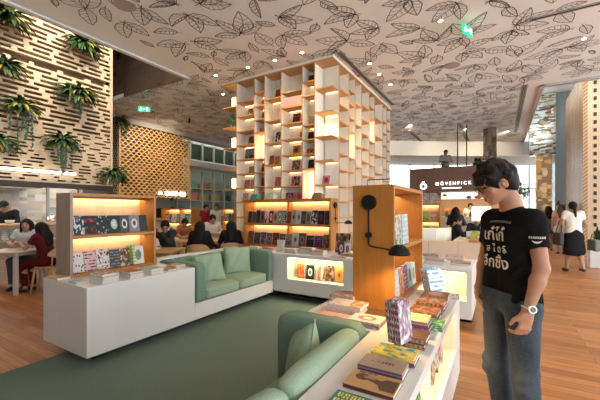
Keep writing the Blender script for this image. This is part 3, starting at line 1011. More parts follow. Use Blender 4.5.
# stands for the far cases
for lab, x0, x1, y0, y1, z1 in (('white counter carrying the pale oak bookcase far behind the seated women', -9.7, -7.95, 6.5, 7.4, .62), ('white counter carrying the small oak bookcase beside the tower foot', -9.6, -8.6, 9.1, 10.0, .62), ('white counter carrying the lit oak bookcase behind the booth', -3.03, -1.25, 8.75, 9.4, .74)):
    t = thing('display_counter', lab, 'counter', ((x0 + x1) / 2, (y0 + y1) / 2, 0))
    hx, hy = (x1 - x0) / 2, (y1 - y0) / 2
    MB().box(-hx, hx, -hy, hy, .1, z1).build('body', WHITE, t, bevel=.006)
    MB().box(-hx + .1, hx - .1, -hy + .1, hy - .1, 0, .1).build('recessed_base', DARK, t)

# ------------------------------------------------------------------ reading lamps on the case ends
def case_lamp(label, loc, rot, disc=.054, energy=4, out=.30, down=.29, side=-.24):
    """wall disc, drop rod, joint, elbow arm and dome; local -y leaves the panel, x runs along it"""
    t = thing('reading_lamp', label, 'lamp', loc, rot)
    MB().cyl((0, 0, 0), (0, -.03, 0), disc, n=32).build('wall_disc', BLACK, t, bevel=.006)
    MB().tube([(0, -.022, 0), (0, -.022, -down + .03), (0.006, -.024, -down + .008), (.03, -.03, -down), (-side * .5, -.5 * out, -down), (-side, -out, -down - .005)], .006, 8).build('arm', BLACK, t, smooth=True)
    MB().cyl((-.02, -.022, -down * .74), (.02, -.022, -down * .74), .016, n=12).cyl((0, -.022, -down * .74 - .02), (0, -.022, -down * .74 + .02), .012, n=12).build('joint', BLACK, t)
    R = .068
    prof = [(.004, .052)] + [(R * math.sin(a), R * .95 * math.cos(a) - .012) for a in [i * PI / 2 / 10 for i in range(1, 11)]] + [(R - .004, -.010)] + [(R * .93 * math.sin(a), R * .88 * math.cos(a) - .012) for a in [i * PI / 2 / 8 for i in range(8, 0, -1)]]
    MB().lathe(prof, 28, (-side, -out, -down - .01)).build('shade', BLACK, t, smooth=True)
    MB().sphere((-side, -out, -down - .005), .02).build('bulb', emit('bulb', (1, .7, .35), 25), t, smooth=True)
    l = light('lamp_light', 'SPOT', (-side, -out, -down - .03), energy, (1, .60, .24), (0, 0, 0), .03, spot=2.4)
    l.parent = t
    return t
case_lamp('black reading lamp on the end panel of the near orange bookcase', (-.805, 2.31, 1.505), 0, energy=13, out=.20, side=-.262, down=.315)
case_lamp('small black reading lamp on the end of the central bookcase', (-2.43, 5.18, 1.53), PI / 2, energy=5, out=.17, down=.30, side=-.20)
# black wire frame standing on the near case
t = thing('wire_frame', 'thin black wire frame standing on top of the near orange bookcase', 'frame', (-.80, 2.50, ZT + .885))
MB().tube([(-.09, 0, 0), (-.09, 0, .055), (.10, 0, .055), (.10, 0, 0)], .004, 6).build('wire', BLACK, t)
MB().box(-.095, .105, -.02, .02, 0, .004).build('foot', BLACK, t)

# ------------------------------------------------------------------ the white shelf tower
TX0, TX1, TY0, TY1, TZ = -6.2, -3.1, 6.5, 10.9, 4.72
DEP = .36
tw = thing('shelf_tower', 'tall square tower of white and birch open shelves reaching the ceiling', 'bookshelf', (TX1, TY0, 0))
def T_(mb):
    mb.v = [(x - TX1, y - TY0, z) for x, y, z in mb.v]; return mb
P535 = [4.15, 3.62, 3.08, 2.55, 2.01, 1.48, .94, .40]
P365 = [4.22, 3.86, 3.48, 3.12, 2.75, 2.38, 2.01, 1.66, 1.28, .9, .5]
P340 = [4.36, 4.04, 3.70, 3.38, 3.05, 2.72, 2.39, 2.04, 1.70, 1.3, .9, .5]
def pick(base, drop=()): return [z for i, z in enumerate(base) if i not in drop]
LEFT = [  # x0, x1, shelves, lit span
    (-6.2, -5.84, P535, None), (-5.84, -5.25, P365, None), (-5.25, -4.93, pick(P340, (4,)), (2.72, 3.38)),
    (-4.93, -4.44, P535, None), (-4.44, -3.86, P365, None), (-3.86, -3.54, pick(P340, (2, 7)), (1.70, 2.39))]
RIGHT = [
    (6.87, 7.44, P365, None), (7.44, 7.84, pick(P340, (4,)), (2.72, 3.38)), (7.84, 8.29, P535, None), (8.29, 8.88, P365, None),
    (8.88, 9.35, pick(P340, (2,)), (3.38, 4.04)), (9.35, 10.12, P535, None), (10.12, 10.54, P365, None), (10.54, 10.9, P340, None)]
th = .022
def divider_y(x):   # on the left face: white panel with a birch front edge
    T_(MB().box(x - th / 2, x + th / 2, TY0 + .012, TY0 + DEP, .1, TZ, 0).box(x - th / 2, x + th / 2, TY0, TY0 + .012, .1, TZ, 1)).build('divider', [PANEL, BIRCH], tw)
def divider_x(y):
    T_(MB().box(TX1 - DEP, TX1 - .012, y - th / 2, y + th / 2, .1, TZ, 0).box(TX1 - .012, TX1, y - th / 2, y + th / 2, .1, TZ, 1)).build('divider', [PANEL, BIRCH], tw)
for x0, x1, sh, lit in LEFT: divider_y(x1)
for y0, y1, sh, lit in RIGHT: divider_x(y0)
def shelf(x0, x1, y0, y1, z): T_(MB().box(x0, x1, y0, y1, z - .027, z)).build('shelf', BIRCH, tw)
TLIGHT = emit('tower_strip', (1, .74, .42), 4.5)
rg = random.Random(11)
def glow(x0, x1, y0, y1, z, p=.7):
    if rg.random() < p: T_(MB().box(x0, x1, y0, y1, z - .034, z - .028)).build('light_strip', TLIGHT, tw)
GLOWP = emit('tower_glow_panel', (1, .80, .46), 1.7)
for x0, x1, sh, lit in LEFT:
    for z in sh:
        a = x0 - (.10 if x0 < -6.1 else 0)
        shelf(a, x1 - th / 2, TY0, TY0 + DEP, z)
        if x0 > -6.1: glow(x0 + .04, x1 - .04, TY0 + DEP - .05, TY0 + DEP - .035, z)
    if lit: T_(MB().box(x0 + .02, x1 - .02, TY0 + DEP - .02, TY0 + DEP - .01, lit[0] + .01, lit[1] - .035)).build('light_panel', GLOWP, tw)
for y0, y1, sh, lit in RIGHT:
    for z in sh:
        shelf(TX1 - DEP, TX1, y0 + th / 2, y1 - th / 2, z)
        glow(TX1 - DEP + .035, TX1 - DEP + .05, y0 + .04, y1 - .04, z)
    if lit: T_(MB().box(TX1 - DEP + .01, TX1 - DEP + .02, y0 + .02, y1 - .02, lit[0] + .01, lit[1] - .035)).build('light_panel', GLOWP, tw)
for z in P535:   # open corner cells
    shelf(-3.54 + th / 2, TX1, TY0, TY0 + DEP, z)
    glow(-3.42, -3.14, TY0 + DEP - .03, TY0 + DEP - .02, z, .9)
T_(MB().box(-6.06, -3.46, TY0 + DEP, TY0 + DEP + .02, .1, TZ)).build('back_panel', PANEL, tw)
T_(MB().box(-3.48, -3.46, TY0 + DEP, TY1, .1, TZ)).build('back_panel', PANEL, tw)
T_(MB().box(-6.06, -6.04, TY0 + DEP, TY1, .1, TZ)).build('back_panel', PANEL, tw)
T_(MB().box(-6.06, -3.1, TY1 - .02, TY1, .1, TZ)).build('back_panel', PANEL, tw)
T_(MB().box(TX0 - .1, TX1 + .03, TY0 - .03, TY1 + .03, TZ, TZ + .025, 1).box(TX0 - .1, TX1 + .03, TY0 - .03, TY1 + .03, TZ + .025, H - .001, 0)).build('crown', [PANEL, BIRCH], tw)
T_(MB().box(TX0 + .1, TX1, TY0, TY1, 0, .1)).build('base', DARK, tw)
# cube lamps in the cells
CUBE = emit('cube_lamp', (1, .80, .5), 3)
for lab, x, y, z in (('glowing square lamp at the top of the left corner of the tower', -6.0, 6.68, 4.15), ('glowing square lamp halfway up the left corner of the tower', -6.0, 6.68, 3.08), ('glowing square lamp low on the left corner of the tower', -6.0, 6.68, 2.01), ('large glowing square lamp in the near corner cell of the tower', -3.27, 6.69, 3.08)):
    t = thing('cube_lamp', lab, 'lamp', (x, y, z))
    MB().box(-.085, .085, -.085, .085, .02, .27).build('shade', CUBE, t, bevel=.012)
    MB().box(-.07, .07, -.07, .07, 0, .02).build('base', CHALK, t)
# ------------------------------------------------------------------ books
ORD = ['first', 'second', 'third', 'fourth', 'fifth', 'sixth', 'seventh', 'eighth', 'ninth', 'tenth', 'eleventh', 'twelfth', 'thirteenth', 'fourteenth', 'fifteenth', 'sixteenth', 'seventeenth', 'eighteenth']
K = dict(black=(.018, .018, .022), navy=(.03, .045, .10), red=(.42, .035, .03), darkred=(.20, .02, .025), pink=(.62, .30, .32), palepink=(.68, .45, .44), white=(.70, .69, .66), grey=(.22, .23, .24),
         brown=(.17, .085, .05), tan=(.45, .30, .18), orange=(.62, .22, .04), yellow=(.72, .50, .05), green=(.08, .25, .12), teal=(.04, .22, .22), lime=(.30, .52, .08), cream=(.70, .60, .44), purple=(.13, .04, .13),
         blue=(.10, .22, .42), paleblue=(.42, .55, .62), gold=(.5, .33, .08), mint=(.36, .55, .44), charcoal=(.06, .06, .065))
def C_(n): return tuple(round(x * .74, 4) for x in K[n])
def cv(base, acc=None, style='blotch', third=None):
    return cover(C_(base), C_(acc) if acc else None, style, C_(third) if third else None)

def book_mesh(w, h, t, mat, kids=True, spine=None):
    c = min(.003, t * .15)
    mb = MB().box(0, w, -t / 2, -t / 2 + c, 0, h).box(0, w, t / 2 - c, t / 2, 0, h).box(0, c, -t / 2 + c, t / 2 - c, 0, h, 1)
    o = mb.build('book', [mat, spine or mat])
    pg = MB().box(c, w - .003, -t / 2 + c, t / 2 - c, .003, h - .003)
    if kids:
        pg.build('pages', PAPER, o)
    else:
        me = o.data
        n = len(me.vertices); bm = bmesh.new(); bm.from_mesh(me)
        vs = [bm.verts.new(p) for p in pg.v]
        for f in pg.f:
            ff = bm.faces.new([vs[i] for i in f]); ff.material_index = 2
        bm.to_mesh(me); bm.free(); me.materials.append(PAPER)
    return o

def stand(x, y, z, rot, w, h, t, mat, label, lean=.12, group=None, kids=True, spine=None, cat='book', yaw=0):
    """front cover looks along local -y after rot; base edge rests on z"""
    o = book_mesh(w, h, t, mat, kids, spine)
    dz = t / 2 * math.sin(lean)
    o.location = (x, y, z + dz + .001)
    o.rotation_euler = (-lean, 0, rot + yaw)
    return tag(o, label, cat, group)

def lay(x, y, z, rot, w, h, t, mat, label, group=None, kids=True, spine=None, cat='book'):
    """lies flat, front cover up, spine towards -y for rot=90deg; x,y is the centre"""
    o = book_mesh(w, h, t, mat, kids, spine)
    R = Matrix.Rotation(rot, 4, 'Z') @ Matrix.Rotation(-PI / 2, 4, 'X')
    c = R @ Vector((w / 2, 0, h / 2))
    o.rotation_euler = R.to_euler()
    o.location = (x - c.x, y - c.y, z + t / 2 + .0005)
    return tag(o, label, cat, group)

def row(case, x, shelf_z, items, where, gap=.006, y=.075, dz=0, lean=.16, group=None, kids=True):
    """face-out row on a case shelf; items = (w, h, t, mat, words)"""
    c = CASES[case]; r = c.rotation_euler[2]; ca, sa = math.cos(r), math.sin(r)
    for i, (w, h, t, mat, words) in enumerate(items):
        lx, ly = x, y
        wx = c.location.x + lx * ca - ly * sa; wy = c.location.y + lx * sa + ly * ca
        stand(wx, wy, c.location.z + shelf_z + dz, r, w, h, t, mat, words + ' ' + where.replace('#', ORD[i]), lean, group, kids)
        x += w + gap

LB = 'books on the left lit bookcase'
row('left', .05, .435, [(.125, .205, .02, cv('navy', 'white', 'blotch'), 'navy blue speckled book'), (.125, .205, .02, cv('black', 'red', 'band', 'red'), 'black book with red top'),
    (.125, .205, .02, cv('black', 'paleblue', 'dots'), 'black book with pale specks'), (.13, .205, .02, cv('black', 'mint', 'disc', 'white'), 'black and pale green book'), (.115, .205, .02, cv('charcoal', 'white', 'disc'), 'charcoal book with white figure'),
    (.13, .205, .02, cv('grey', 'white', 'disc', 'brown'), 'grey book with pale oval'), (.10, .205, .02, cv('black', 'navy', 'lines'), 'black and blue book')], '# from the near end, upper shelf of the left bookcase', .004, group=None)
row('left', .045, .03, [(.125, .215, .02, cv('white', 'black', 'dots'), 'white book with black spots'), (.125, .215, .02, cv('palepink', 'purple', 'lines'), 'pink book'), (.14, .225, .02, cv('white', 'black', 'blotch', 'red'), 'white, red and black book'),
    (.115, .215, .02, cv('charcoal', 'grey', 'lines'), 'dark grey book'), (.12, .215, .02, cv('brown', 'cream', 'blotch', 'black'), 'brown patterned book'), (.03, .235, .14, cv('lime', 'white', 'lines'), 'bright green book spine'),
    (.145, .225, .02, cv('white', 'grey', 'disc', 'green'), 'pale book with dark picture')], '# from the near end, lower shelf of the left bookcase', .006)

# central case
rb = random.Random(4)
up = ['black', 'charcoal', 'black', 'brown', 'palepink', 'darkred', 'tan', 'grey', 'black', 'darkred', 'tan', 'paleblue', 'charcoal', 'grey', 'charcoal', 'black', 'charcoal']
items = []
for i, n in enumerate(up):
    w = .094 if i < 14 else .125
    a = rb.choice(['grey', 'brown', 'tan', 'darkred', 'charcoal', 'grey', 'white'])
    items.append((w, rb.uniform(.21, .25), .02, cv(n, a, rb.choice(['blotch', 'band', 'disc', 'lines']), rb.choice(['black', 'brown', 'navy'])), n.replace('palepink', 'pale pink').replace('paleblue', 'pale blue').replace('darkred', 'dark red') + ' covered book'))
row('mid', .05, .435, items, '# from left, upper shelf of the central bookcase', .008)
lo = [('brown', .135), ('charcoal', .15), ('purple', .13), ('brown', .13), ('darkred', .15), ('charcoal', .13), ('grey', .13), ('paleblue', .12), ('brown', .15), ('black', .15), ('purple', .16), ('brown', .12)]
items = [(w, rb.uniform(.20, .24), .02, cv(n, rb.choice(['tan', 'brown', 'grey', 'darkred', 'grey']), rb.choice(['blotch', 'disc', 'band']), 'black'), {'darkred': 'dark red', 'paleblue': 'pale blue'}.get(n, n) + ' covered book') for n, w in lo]
row('mid', .05, .03, items, '# from left, lower shelf of the central bookcase', .012)
# things on top of the central case
def case_top(case, x, y, z):
    c = CASES[case]; r = c.rotation_euler[2]
    return (c.location.x + x * math.cos(r) - y * math.sin(r), c.location.y + x * math.sin(r) + y * math.cos(r), c.location.z + z)
def pouch(label, p, w, h, d, col, rot=0):
    t = thing('book_rest', label, 'book rest', p, rot)
    m = pm('rest_' + str(col), col, .6)
    MB().prism([(-w / 2, -d / 2, 0), (w / 2, -d / 2, 0), (w * .42, -d * .1, h), (-w * .42, -d * .1, h)], (0, d, 0)).build('body', m, t, bevel=.02, seg=3)
    MB().box(-w * .36, w * .36, -d * .12, d * .05, h * .95, h + .012).build('rim', m, t, bevel=.005)
pouch('teal zip pouch standing at the left end of the central bookcase top', case_top('mid', .17, .13, .885), .20, .10, .12, (.02, .23, .18))
pouch('pale green pouch standing on top of the central bookcase', case_top('mid', .55, .13, .885), .24, .11, .12, (.40, .48, .36))
pouch('brown wooden box standing on the right end of the central bookcase top', case_top('mid', 1.58, .13, .885), .22, .09, .12, (.27, .13, .06))

# near case
row('near', .10, .435, [(.18, .235, .03, cv('white', 'green', 'blotch', 'tan'), 'green picture book'), (.19, .235, .03, cv('paleblue', 'white', 'lines', 'blue'), 'white and pale blue book')], '# from the near end, upper shelf of the near bookcase', .03, y=.03, lean=.05)
row('near', .045, .03, [(.145, .205, .03, cv('brown', 'cream', 'blotch', 'black'), 'brown illustrated book'), (.12, .205, .03, cv('white', 'paleblue', 'lines', 'green'), 'white and green book'), (.12, .205, .035, cv('orange', 'palepink', 'blotch', 'brown'), 'salmon coloured book'),
    (.13, .21, .03, cv('purple', 'pink', 'lines', 'black'), 'purple book'), (.14, .21, .03, cv('mint', 'darkred', 'disc', 'green'), 'mint green book'), (.13, .19, .03, cv('white', 'green', 'disc', 'tan'), 'pale book')], '# from the near end, lower shelf of the near bookcase', .014, y=.055, lean=.08)

# ---- near counter, right lane (spines face the camera)
q = PI / 2
def pile(x, y, z, n, w, h, t, cols, label, jit=.008, rot=q, top=None, spines=None):
    r_ = random.Random(int(x * 977 + y * 131)); zz = z
    for i in range(n):
        last = i == n - 1
        m = top if (last and top) else cols[i % len(cols)]
        pos = ('single book of' if n == 1 else 'top book of') if last else ('bottom book of' if i == 0 else ORD[i] + ' book up in')
        j = jit if i else 0
        lay(x + r_.uniform(-j, j), y + r_.uniform(-j, j), zz, rot + r_.uniform(-.03, .03), w, h, t, m, pos + ' ' + label, spine=spines[i % len(spines)] if spines else None)
        zz += t + .001
    return zz
TEALC = cv('teal', 'teal', 'plain')
o = lay(-.435, 1.10, ZT, q, .145, .20, .014, cover((.035, .20, .19), None, 'plain'), 'teal book with big yellow lettering lying nearest the camera', spine=pm('yellow_edge', (.7, .5, .05)))
def strokes(parent, polys, col, name='lettering', t=.0008):
    """flat printed marks on a lying book: coordinates run along local x (up the page width) and z"""
    mb = MB()
    for p in polys: mb.prism([(a, -parent_t - t, b) for a, b in p], (0, t, 0))
    return mb.build(name, col, parent)
parent_t = .007
YEL = pm('print_yellow', (.80, .58, .04), .5)
def bars(x0, z0, spec, s=1):
    return [[(x0 + a * s, z0 + b * s), (x0 + c * s, z0 + b * s), (x0 + c * s, z0 + d * s), (x0 + a * s, z0 + d * s)] for a, b, c, d in spec]
polys = []
# two ragged lines of heavy letter shapes running along the book height
for line, xa in ((0, .098), (1, .055)):
    for i, k in enumerate((0, 1, 2, 3)):
        z_ = .188 - i * .026
        polys += bars(xa, z_ - .02, [(0, 0, .034 if k != 2 else .026, .006), (0, .012, .034, .018), ((.0, .014, .028, .0)[k], 0, (.007, .021, .034, .007)[k], .018)])
strokes(o, polys, YEL)
parent_t = .02
TANC = cover((.46, .27, .12), None, 'plain')
for i, (dx, lab) in enumerate(((0, 'tan book with a dark keyhole shaped figure on its cover'),)):
    o = lay(-.435 + dx, 1.285, ZT + i * .021, q, .135, .20, .02, TANC, lab, spine=pm('maroon_spine', (.06, .015, .02)))
parent_t = .01
INK = pm('print_brown', (.10, .055, .028), .5)
disc = [(.085 + .026 * math.cos(t), .148 + .030 * math.sin(t)) for t in [i * PI / 10 for i in range(20)]]
strokes(o, [disc, [(.094, .125), (.070, .125), (.052, .075), (.018, .06), (.018, .004), (.110, .004), (.105, .055), (.085, .07)]], INK, 'printed_figure')
strokes(o, [[(.10, .127), (.09, .145), (.078, .135), (.078, .10), (.098, .085)]], pm('print_tan', (.32, .18, .10), .5), 'printed_shade', .0014)
strokes(o, bars(.120, .15, [(0, 0, .006, .025), (0, -.03, .006, -.012), (0, -.052, .006, -.036)]), INK, 'printed_line')
o = None
zz = pile(-.435, 1.425, ZT, 1, .125, .19, .026, [cover((.20, .14, .12), None, 'plain')], 'the purple spined stack under the grey tan book', spines=[pm('purple_spine', (.085, .035, .11))])
o = lay(-.435, 1.425, zz, q, .125, .19, .012, cover((.36, .26, .18), None, 'plain'), 'grey tan book with thin dark symbols atop the purple spined stack', spine=pm('purple_spine', (.085, .035, .11)))
parent_t = .006
strokes(o, bars(.05, .05, [(0, 0, .028, .003), (-.004, .016, .03, .019), (.002, .03, .03, .033), (.0, .046, .026, .049), (.012, .0, .015, .05), (.01, .06, .018, .068), (.008, .09, .014, .096)]), INK, 'printed_symbol')
zz = pile(-.425, 1.585, ZT, 1, .13, .195, .024, [cv('brown', 'tan', 'lines')], 'the stack under the bright yellow book', spines=[pm('violet_spine', (.16, .05, .12))])
o = lay(-.425, 1.58, zz, q, .13, .195, .014, cover((.74, .55, .05), (.04, .30, .34), 'blotch', (.80, .66, .30)), 'bright yellow book with teal scribbles lying on a low stack')
# leaning bundle of upright paperbacks
ca_, sa_ = math.cos(.95), math.sin(.95)
cb_, sb_ = math.cos(1.32), math.sin(1.32)
for i in range(5):     # spines towards the camera, front covers to the right
    stand(-.455 - sb_ * .0145 * (i - 2.5), 1.655 + cb_ * .0145 * (i - 2.5), ZT + .040, 1.32, .12, .205, .0135, cover((.30, .26, .32), (.75, .68, .70), 'blotch', (.30, .05, .12)) if i == 0 else cover((.10 + .03 * i, .05, .09), (.75, .72, .74), 'blotch', (.30, .10, .22)), 'striped upright paperback, ' + ORD[i] + ' counted from the right in the leaning bundle', .10, spine=cover((.10, .05 + .01 * i, .07), (.50, .36, .34), 'lines'))
zz = pile(-.40, 1.80, ZT, 2, .12, .15, .026, [cv('brown', 'tan', 'plain')], 'the plain brown stack behind the upright bundle', spines=[cv('tan', 'brown', 'lines')])
zz = pile(-.43, 2.02, ZT, 4, .15, .17, .019, [cv('purple', 'pink', 'lines')], 'the purple spined stack with a green top cover', top=cover((.16, .42, .26), (.75, .40, .22), 'blotch', (.60, .58, .30)), spines=[pm('violet_spine', (.16, .05, .12)), pm('rose_spine', (.28, .12, .16))])
lay(-.355, 2.13, ZT, q, .14, .14, .03, cover((.05, .26, .14), (.5, .5, .3), 'blotch'), 'dark green book lying right of the green topped stack')
CO1 = cover((.16, .07, .04), (.55, .22, .14), 'blotch', (.10, .14, .06)); CO2 = cover((.24, .12, .06), (.60, .40, .22), 'blotch', (.20, .03, .03))
pile(-.42, 2.29, ZT, 2, .17, .18, .026, [CO1, CO2], 'the brown picture stack, nearest of three', top=CO1, spines=[cv('brown', 'tan', 'lines')])
pile(-.42, 2.48, ZT, 3, .16, .18, .022, [CO2, CO1], 'the red brown picture stack, middle of three', top=CO2, spines=[cv('brown', 'tan', 'lines')])
pile(-.42, 2.67, ZT, 3, .17, .18, .024, [CO1, CO2], 'the brown picture stack, farthest of three', top=cover((.20, .10, .06), (.62, .16, .10), 'disc', (.30, .22, .10)), spines=[cv('tan', 'brown', 'lines')])
for i in range(3):
    stand(-.50 - sa_ * .03 * (i - 1), 2.86 + ca_ * .03 * (i - 1), ZT, .95, .15, .22, .02, cover((.62, .70, .74), (.16, .34, .52), 'lines', (.5, .16, .10)), 'blue and white upright book, ' + ORD[i] + ' of three leaning by the near bookcase', .28, spine=cv('orange' if i == 2 else 'paleblue', 'white', 'lines'))
o = lay(-.385, 2.93, ZT, q + .2, .15, .20, .012, cv('white', 'grey', 'lines'), 'white leaflet stack lying at the far end of the near counter')
# left lane
lay(-.91, 1.95, ZT, q, .155, .26, .02, cover((.66, .33, .30), (.70, .40, .36), 'plain'), 'pink book with a small black emblem behind the foreground sofa')
t = [x for x in COL.objects if x.get('label', '').startswith('pink book with a small black')][0]
parent_t = .01
strokes(t, bars(.06, .10, [(0, 0, .012, .05), (.012, .012, .022, .036), (.004, .05, .008, .075), (.014, -.012, .018, .012)]), INK, 'printed_emblem')
pile(-.90, 2.12, ZT, 3, .16, .24, .022, [cv('white', 'grey', 'plain')], 'the white stack between sofa armrest and near bookcase', top=cv('white', 'palepink', 'band', 'tan'), spines=[cv('white', 'cream', 'lines')])
pile(-1.02, 2.36, ZT, 3, .15, .19, .022, [cv('tan', 'brown', 'plain'), cv('white', 'tan', 'lines')], 'the pale stack left of the near bookcase', top=cv('palepink', 'grey', 'blotch', 'tan'))
pile(-.71, 1.985, ZT, 3, .15, .20, .011, [cv('palepink', 'tan', 'plain')], 'the pale pink stack behind the sofa corner', top=cover((.62, .52, .50), (.34, .12, .10), 'disc', (.70, .58, .54)), spines=[cv('white', 'pink', 'lines')])
lay(-.70, 2.20, ZT, q, .14, .26, .012, cv('brown', 'tan', 'plain'), 'brown board lying before the end panel of the near bookcase')

# books inside the near niche
cols = [('white', 'cream'), ('teal', 'lime'), ('lime', 'green'), ('purple', 'white'), ('white', 'pink'), ('tan', 'cream')]
for i, (y, w, h, yaw, n, a) in enumerate([(1.42, .12, .20, 0, 'white', 'tan'), (1.56, .12, .22, .1, 'purple', 'pink'), (1.70, .13, .27, .15, 'lime', 'teal'), (1.85, .13, .28, .2, 'teal', 'lime'), (2.20, .14, .18, .1, 'tan', 'cream'), (2.38, .14, .19, .1, 'white', 'brown'), (2.56, .14, .17, .1, 'palepink', 'grey')]):
    stand(-.37, y, .355, PI / 2 + yaw, w, h, .035, cv(n, a, 'blotch'), {'palepink': 'pale pink'}.get(n, n) + ' book standing in the near counter niche, ' + ORD[i] + ' from the camera', .14)

# niche of the back counter
for i, (x, w, h, t, n, a, th_) in enumerate([(-2.83, .13, .22, .05, 'orange', 'red', 'green'), (-2.66, .14, .22, .05, 'black', 'white', 'teal'), (-2.47, .03, .21, .12, 'cream', 'white', 'tan'), (-2.41, .03, .21, .12, 'orange', 'cream', 'tan'), (-2.33, .15, .24, .03, 'brown', 'tan', 'black'), (-2.16, .14, .235, .03, 'gold', 'orange', 'brown'), (-1.71, .16, .24, .03, 'red', 'black', 'white'), (-1.52, .05, .24, .1, 'darkred', 'white', 'black'), (-1.44, .13, .22, .03, 'green', 'yellow', 'black'), (-2.005, .05, .22, .10, 'yellow', 'orange', 'red')]):
    stand(x, BY0 + .17, .345, 0, w, h, t, cv(n, a, 'disc' if i % 2 else 'blotch', th_), f'{n} and {a} book in the glowing niche under the central bookcase'.replace('darkred', 'dark red').replace('palepink', 'pale pink'), .10)

# back counter top
ZC = ZT
piles = [(-3.72, 4.62, 2, .03, ('white', 'cream'), 'the low cream stack behind the corner of the far sofa'), (-3.42, 4.66, 2, .03, ('white', 'orange'), 'the white stack left of the upright white book'),
         (-2.92, 4.60, 3, .024, ('cream', 'white'), 'the cream stack right of the upright white book'), (-2.66, 4.66, 4, .024, ('white', 'tan'), 'the tall white stack before the central bookcase'),
         (-2.44, 4.62, 3, .024, ('cream', 'tan'), 'the cream stack near the central bookcase lamp'), (-1.98, 4.74, 2, .02, ('orange', 'tan'), 'the orange stack right of the central bookcase')]
for x, y, n, t, cc, lab in piles:
    pile(x, y, ZC, n, .15, .22, t, [cv(cc[0], 'grey', 'plain')], lab, top=cv(cc[1], 'white', 'blotch'))
def easel(label, x, y, w, h, mat, lean=.18, yaw=0, z=ZT):
    return stand(x, y, z, yaw, w, h, .015, mat, label, lean)
stand(-3.24, 4.62, ZC, .05, .13, .20, .03, cv('white', 'tan', 'plain'), 'white upright book standing on the back counter before the central bookcase', .15)
stand(-2.33, 5.0, ZC, .0, .26, .32, .03, cv('brown', 'tan', 'blotch', 'black'), 'large brown framed book standing under the small reading lamp', .14)
stand(-2.19, 4.80, ZC, .0, .10, .20, .02, cv('purple', 'white', 'disc', 'orange'), 'dark postcard standing before the large brown framed book', .15)
stand(-2.08, 4.80, ZC, .1, .09, .19, .02, cv('white', 'purple', 'disc', 'grey'), 'pale postcard standing right of the dark postcard', .15)
lay(-2.05, 4.56, ZC, q, .15, .24, .012, cv('palepink', 'white', 'band'), 'pink pamphlet lying before the dark postcard on the back counter')
# right part of the back counter
for i, (x, y, n, c1, c2, lab) in enumerate([(-1.02, 4.75, 3, 'white', 'tan', 'the first white stack right of the near bookcase'), (-.72, 4.62, 3, 'white', 'pink', 'the second white stack right of the near bookcase'), (-.44, 4.72, 2, 'white', 'orange', 'the white stack at the right end of the back counter'), (-.85, 5.08, 3, 'white', 'grey', 'the rear white stack right of the near bookcase'), (-.55, 5.12, 3, 'cream', 'palepink', 'the rear pink topped stack right of the near bookcase')]):
    pile(x, y, ZC, n, .16, .23, .024, [cv(c1, 'grey', 'plain')], lab, top=cv(c2, 'white', 'blotch', 'grey'), jit=.015)

# left counter top
for x, y, n, t, c1, c2, lab, rot in [(-3.92, 1.70, 1, .02, 'cream', 'cream', '', q), (-3.55, 1.68, 1, .012, 'paleblue', 'white', '', q + .1)]:
    pass
lay(-3.90, 1.645, ZT, q, .12, .24, .02, cover((.60, .42, .26), None, 'plain'), 'flat tan box lid at the near left corner of the left counter')
lay(-3.52, 1.66, ZT, q, .12, .15, .012, cv('paleblue', 'white', 'plain'), 'pale blue leaflet at the near end of the left counter')
pile(-3.33, 1.80, ZT, 3, .22, .16, 0.031, [cv('white', 'grey', 'plain')], 'the white stack nearest the corner of the left counter', rot=0, top=cv('brown', 'palepink', 'blotch', 'charcoal'), spines=[cv('brown', 'charcoal', 'blotch')])
pile(-3.33, 2.08, ZT, 3, .20, .15, 0.023, [cv('white', 'cream', 'plain')], 'the red topped stack on the left counter', rot=0, top=cv('red', 'tan', 'plain'), spines=[cv('tan', 'orange', 'plain')])
pile(-3.34, 2.33, ZT, 2, .20, .15, 0.031, [cv('white', 'cream', 'plain')], 'the pale green topped stack on the left counter', rot=0, top=cv('mint', 'white', 'plain'), spines=[cv('orange', 'tan', 'plain')])
pile(-3.36, 2.55, ZT, 1, .20, .14, .02, [cv('tan', 'orange', 'plain')], 'the thin orange pile before the sofa armrest', rot=0)
pile(-3.42, 2.72, ZT, 2, .16, .15, .018, [cv('orange', 'tan', 'plain')], 'the short orange stack beside the sofa armrest', rot=0, top=cv('tan', 'cream', 'plain'))
lay(-3.60, 2.62, ZT, .4, .20, .28, .006, pm('white_sheet', (.8, .8, .78), .6), 'white sheet lying behind the stacks on the left counter')

# far cases
for i, (w, n, a) in enumerate([(.13, 'red', 'white'), (.11, 'grey', 'charcoal'), (.15, 'white', 'paleblue'), (.07, 'charcoal', 'white'), (.12, 'paleblue', 'white'), (.20, 'teal', 'cream'), (.12, 'mint', 'white')]):
    x = .12 + i * .185
    c = CASES['far']
    stand(c.location.x + x, c.location.y + .08, c.location.z + .435, 0, w, .27, .03, cv(n, a, 'disc'), f'{n if n != "paleblue" else "pale blue"} book, {ORD[i]} on the upper shelf of the bookcase behind the seated women', .12, kids=False)
    stand(c.location.x + x, c.location.y + .08, c.location.z + .03, 0, .15, .24, .03, cv(('white', 'grey', 'white', 'tan', 'white', 'grey', 'cream')[i], 'charcoal', 'disc'), f'pale book, {ORD[i]} on the lower shelf of the bookcase behind the seated women', .12, kids=False)
for i, n in enumerate(('palepink', 'white', 'green', 'cream')):
    c = CASES['deep']
    stand(c.location.x + .08 + i * .16, c.location.y + .08, c.location.z + .435, 0, .13, .26, .03, cv(n, 'grey', 'blotch'), f'{"pink" if n == "palepink" else n} book, {ORD[i]} in the small bookcase left of the tower foot', .1, kids=False)
c = CASES['right']
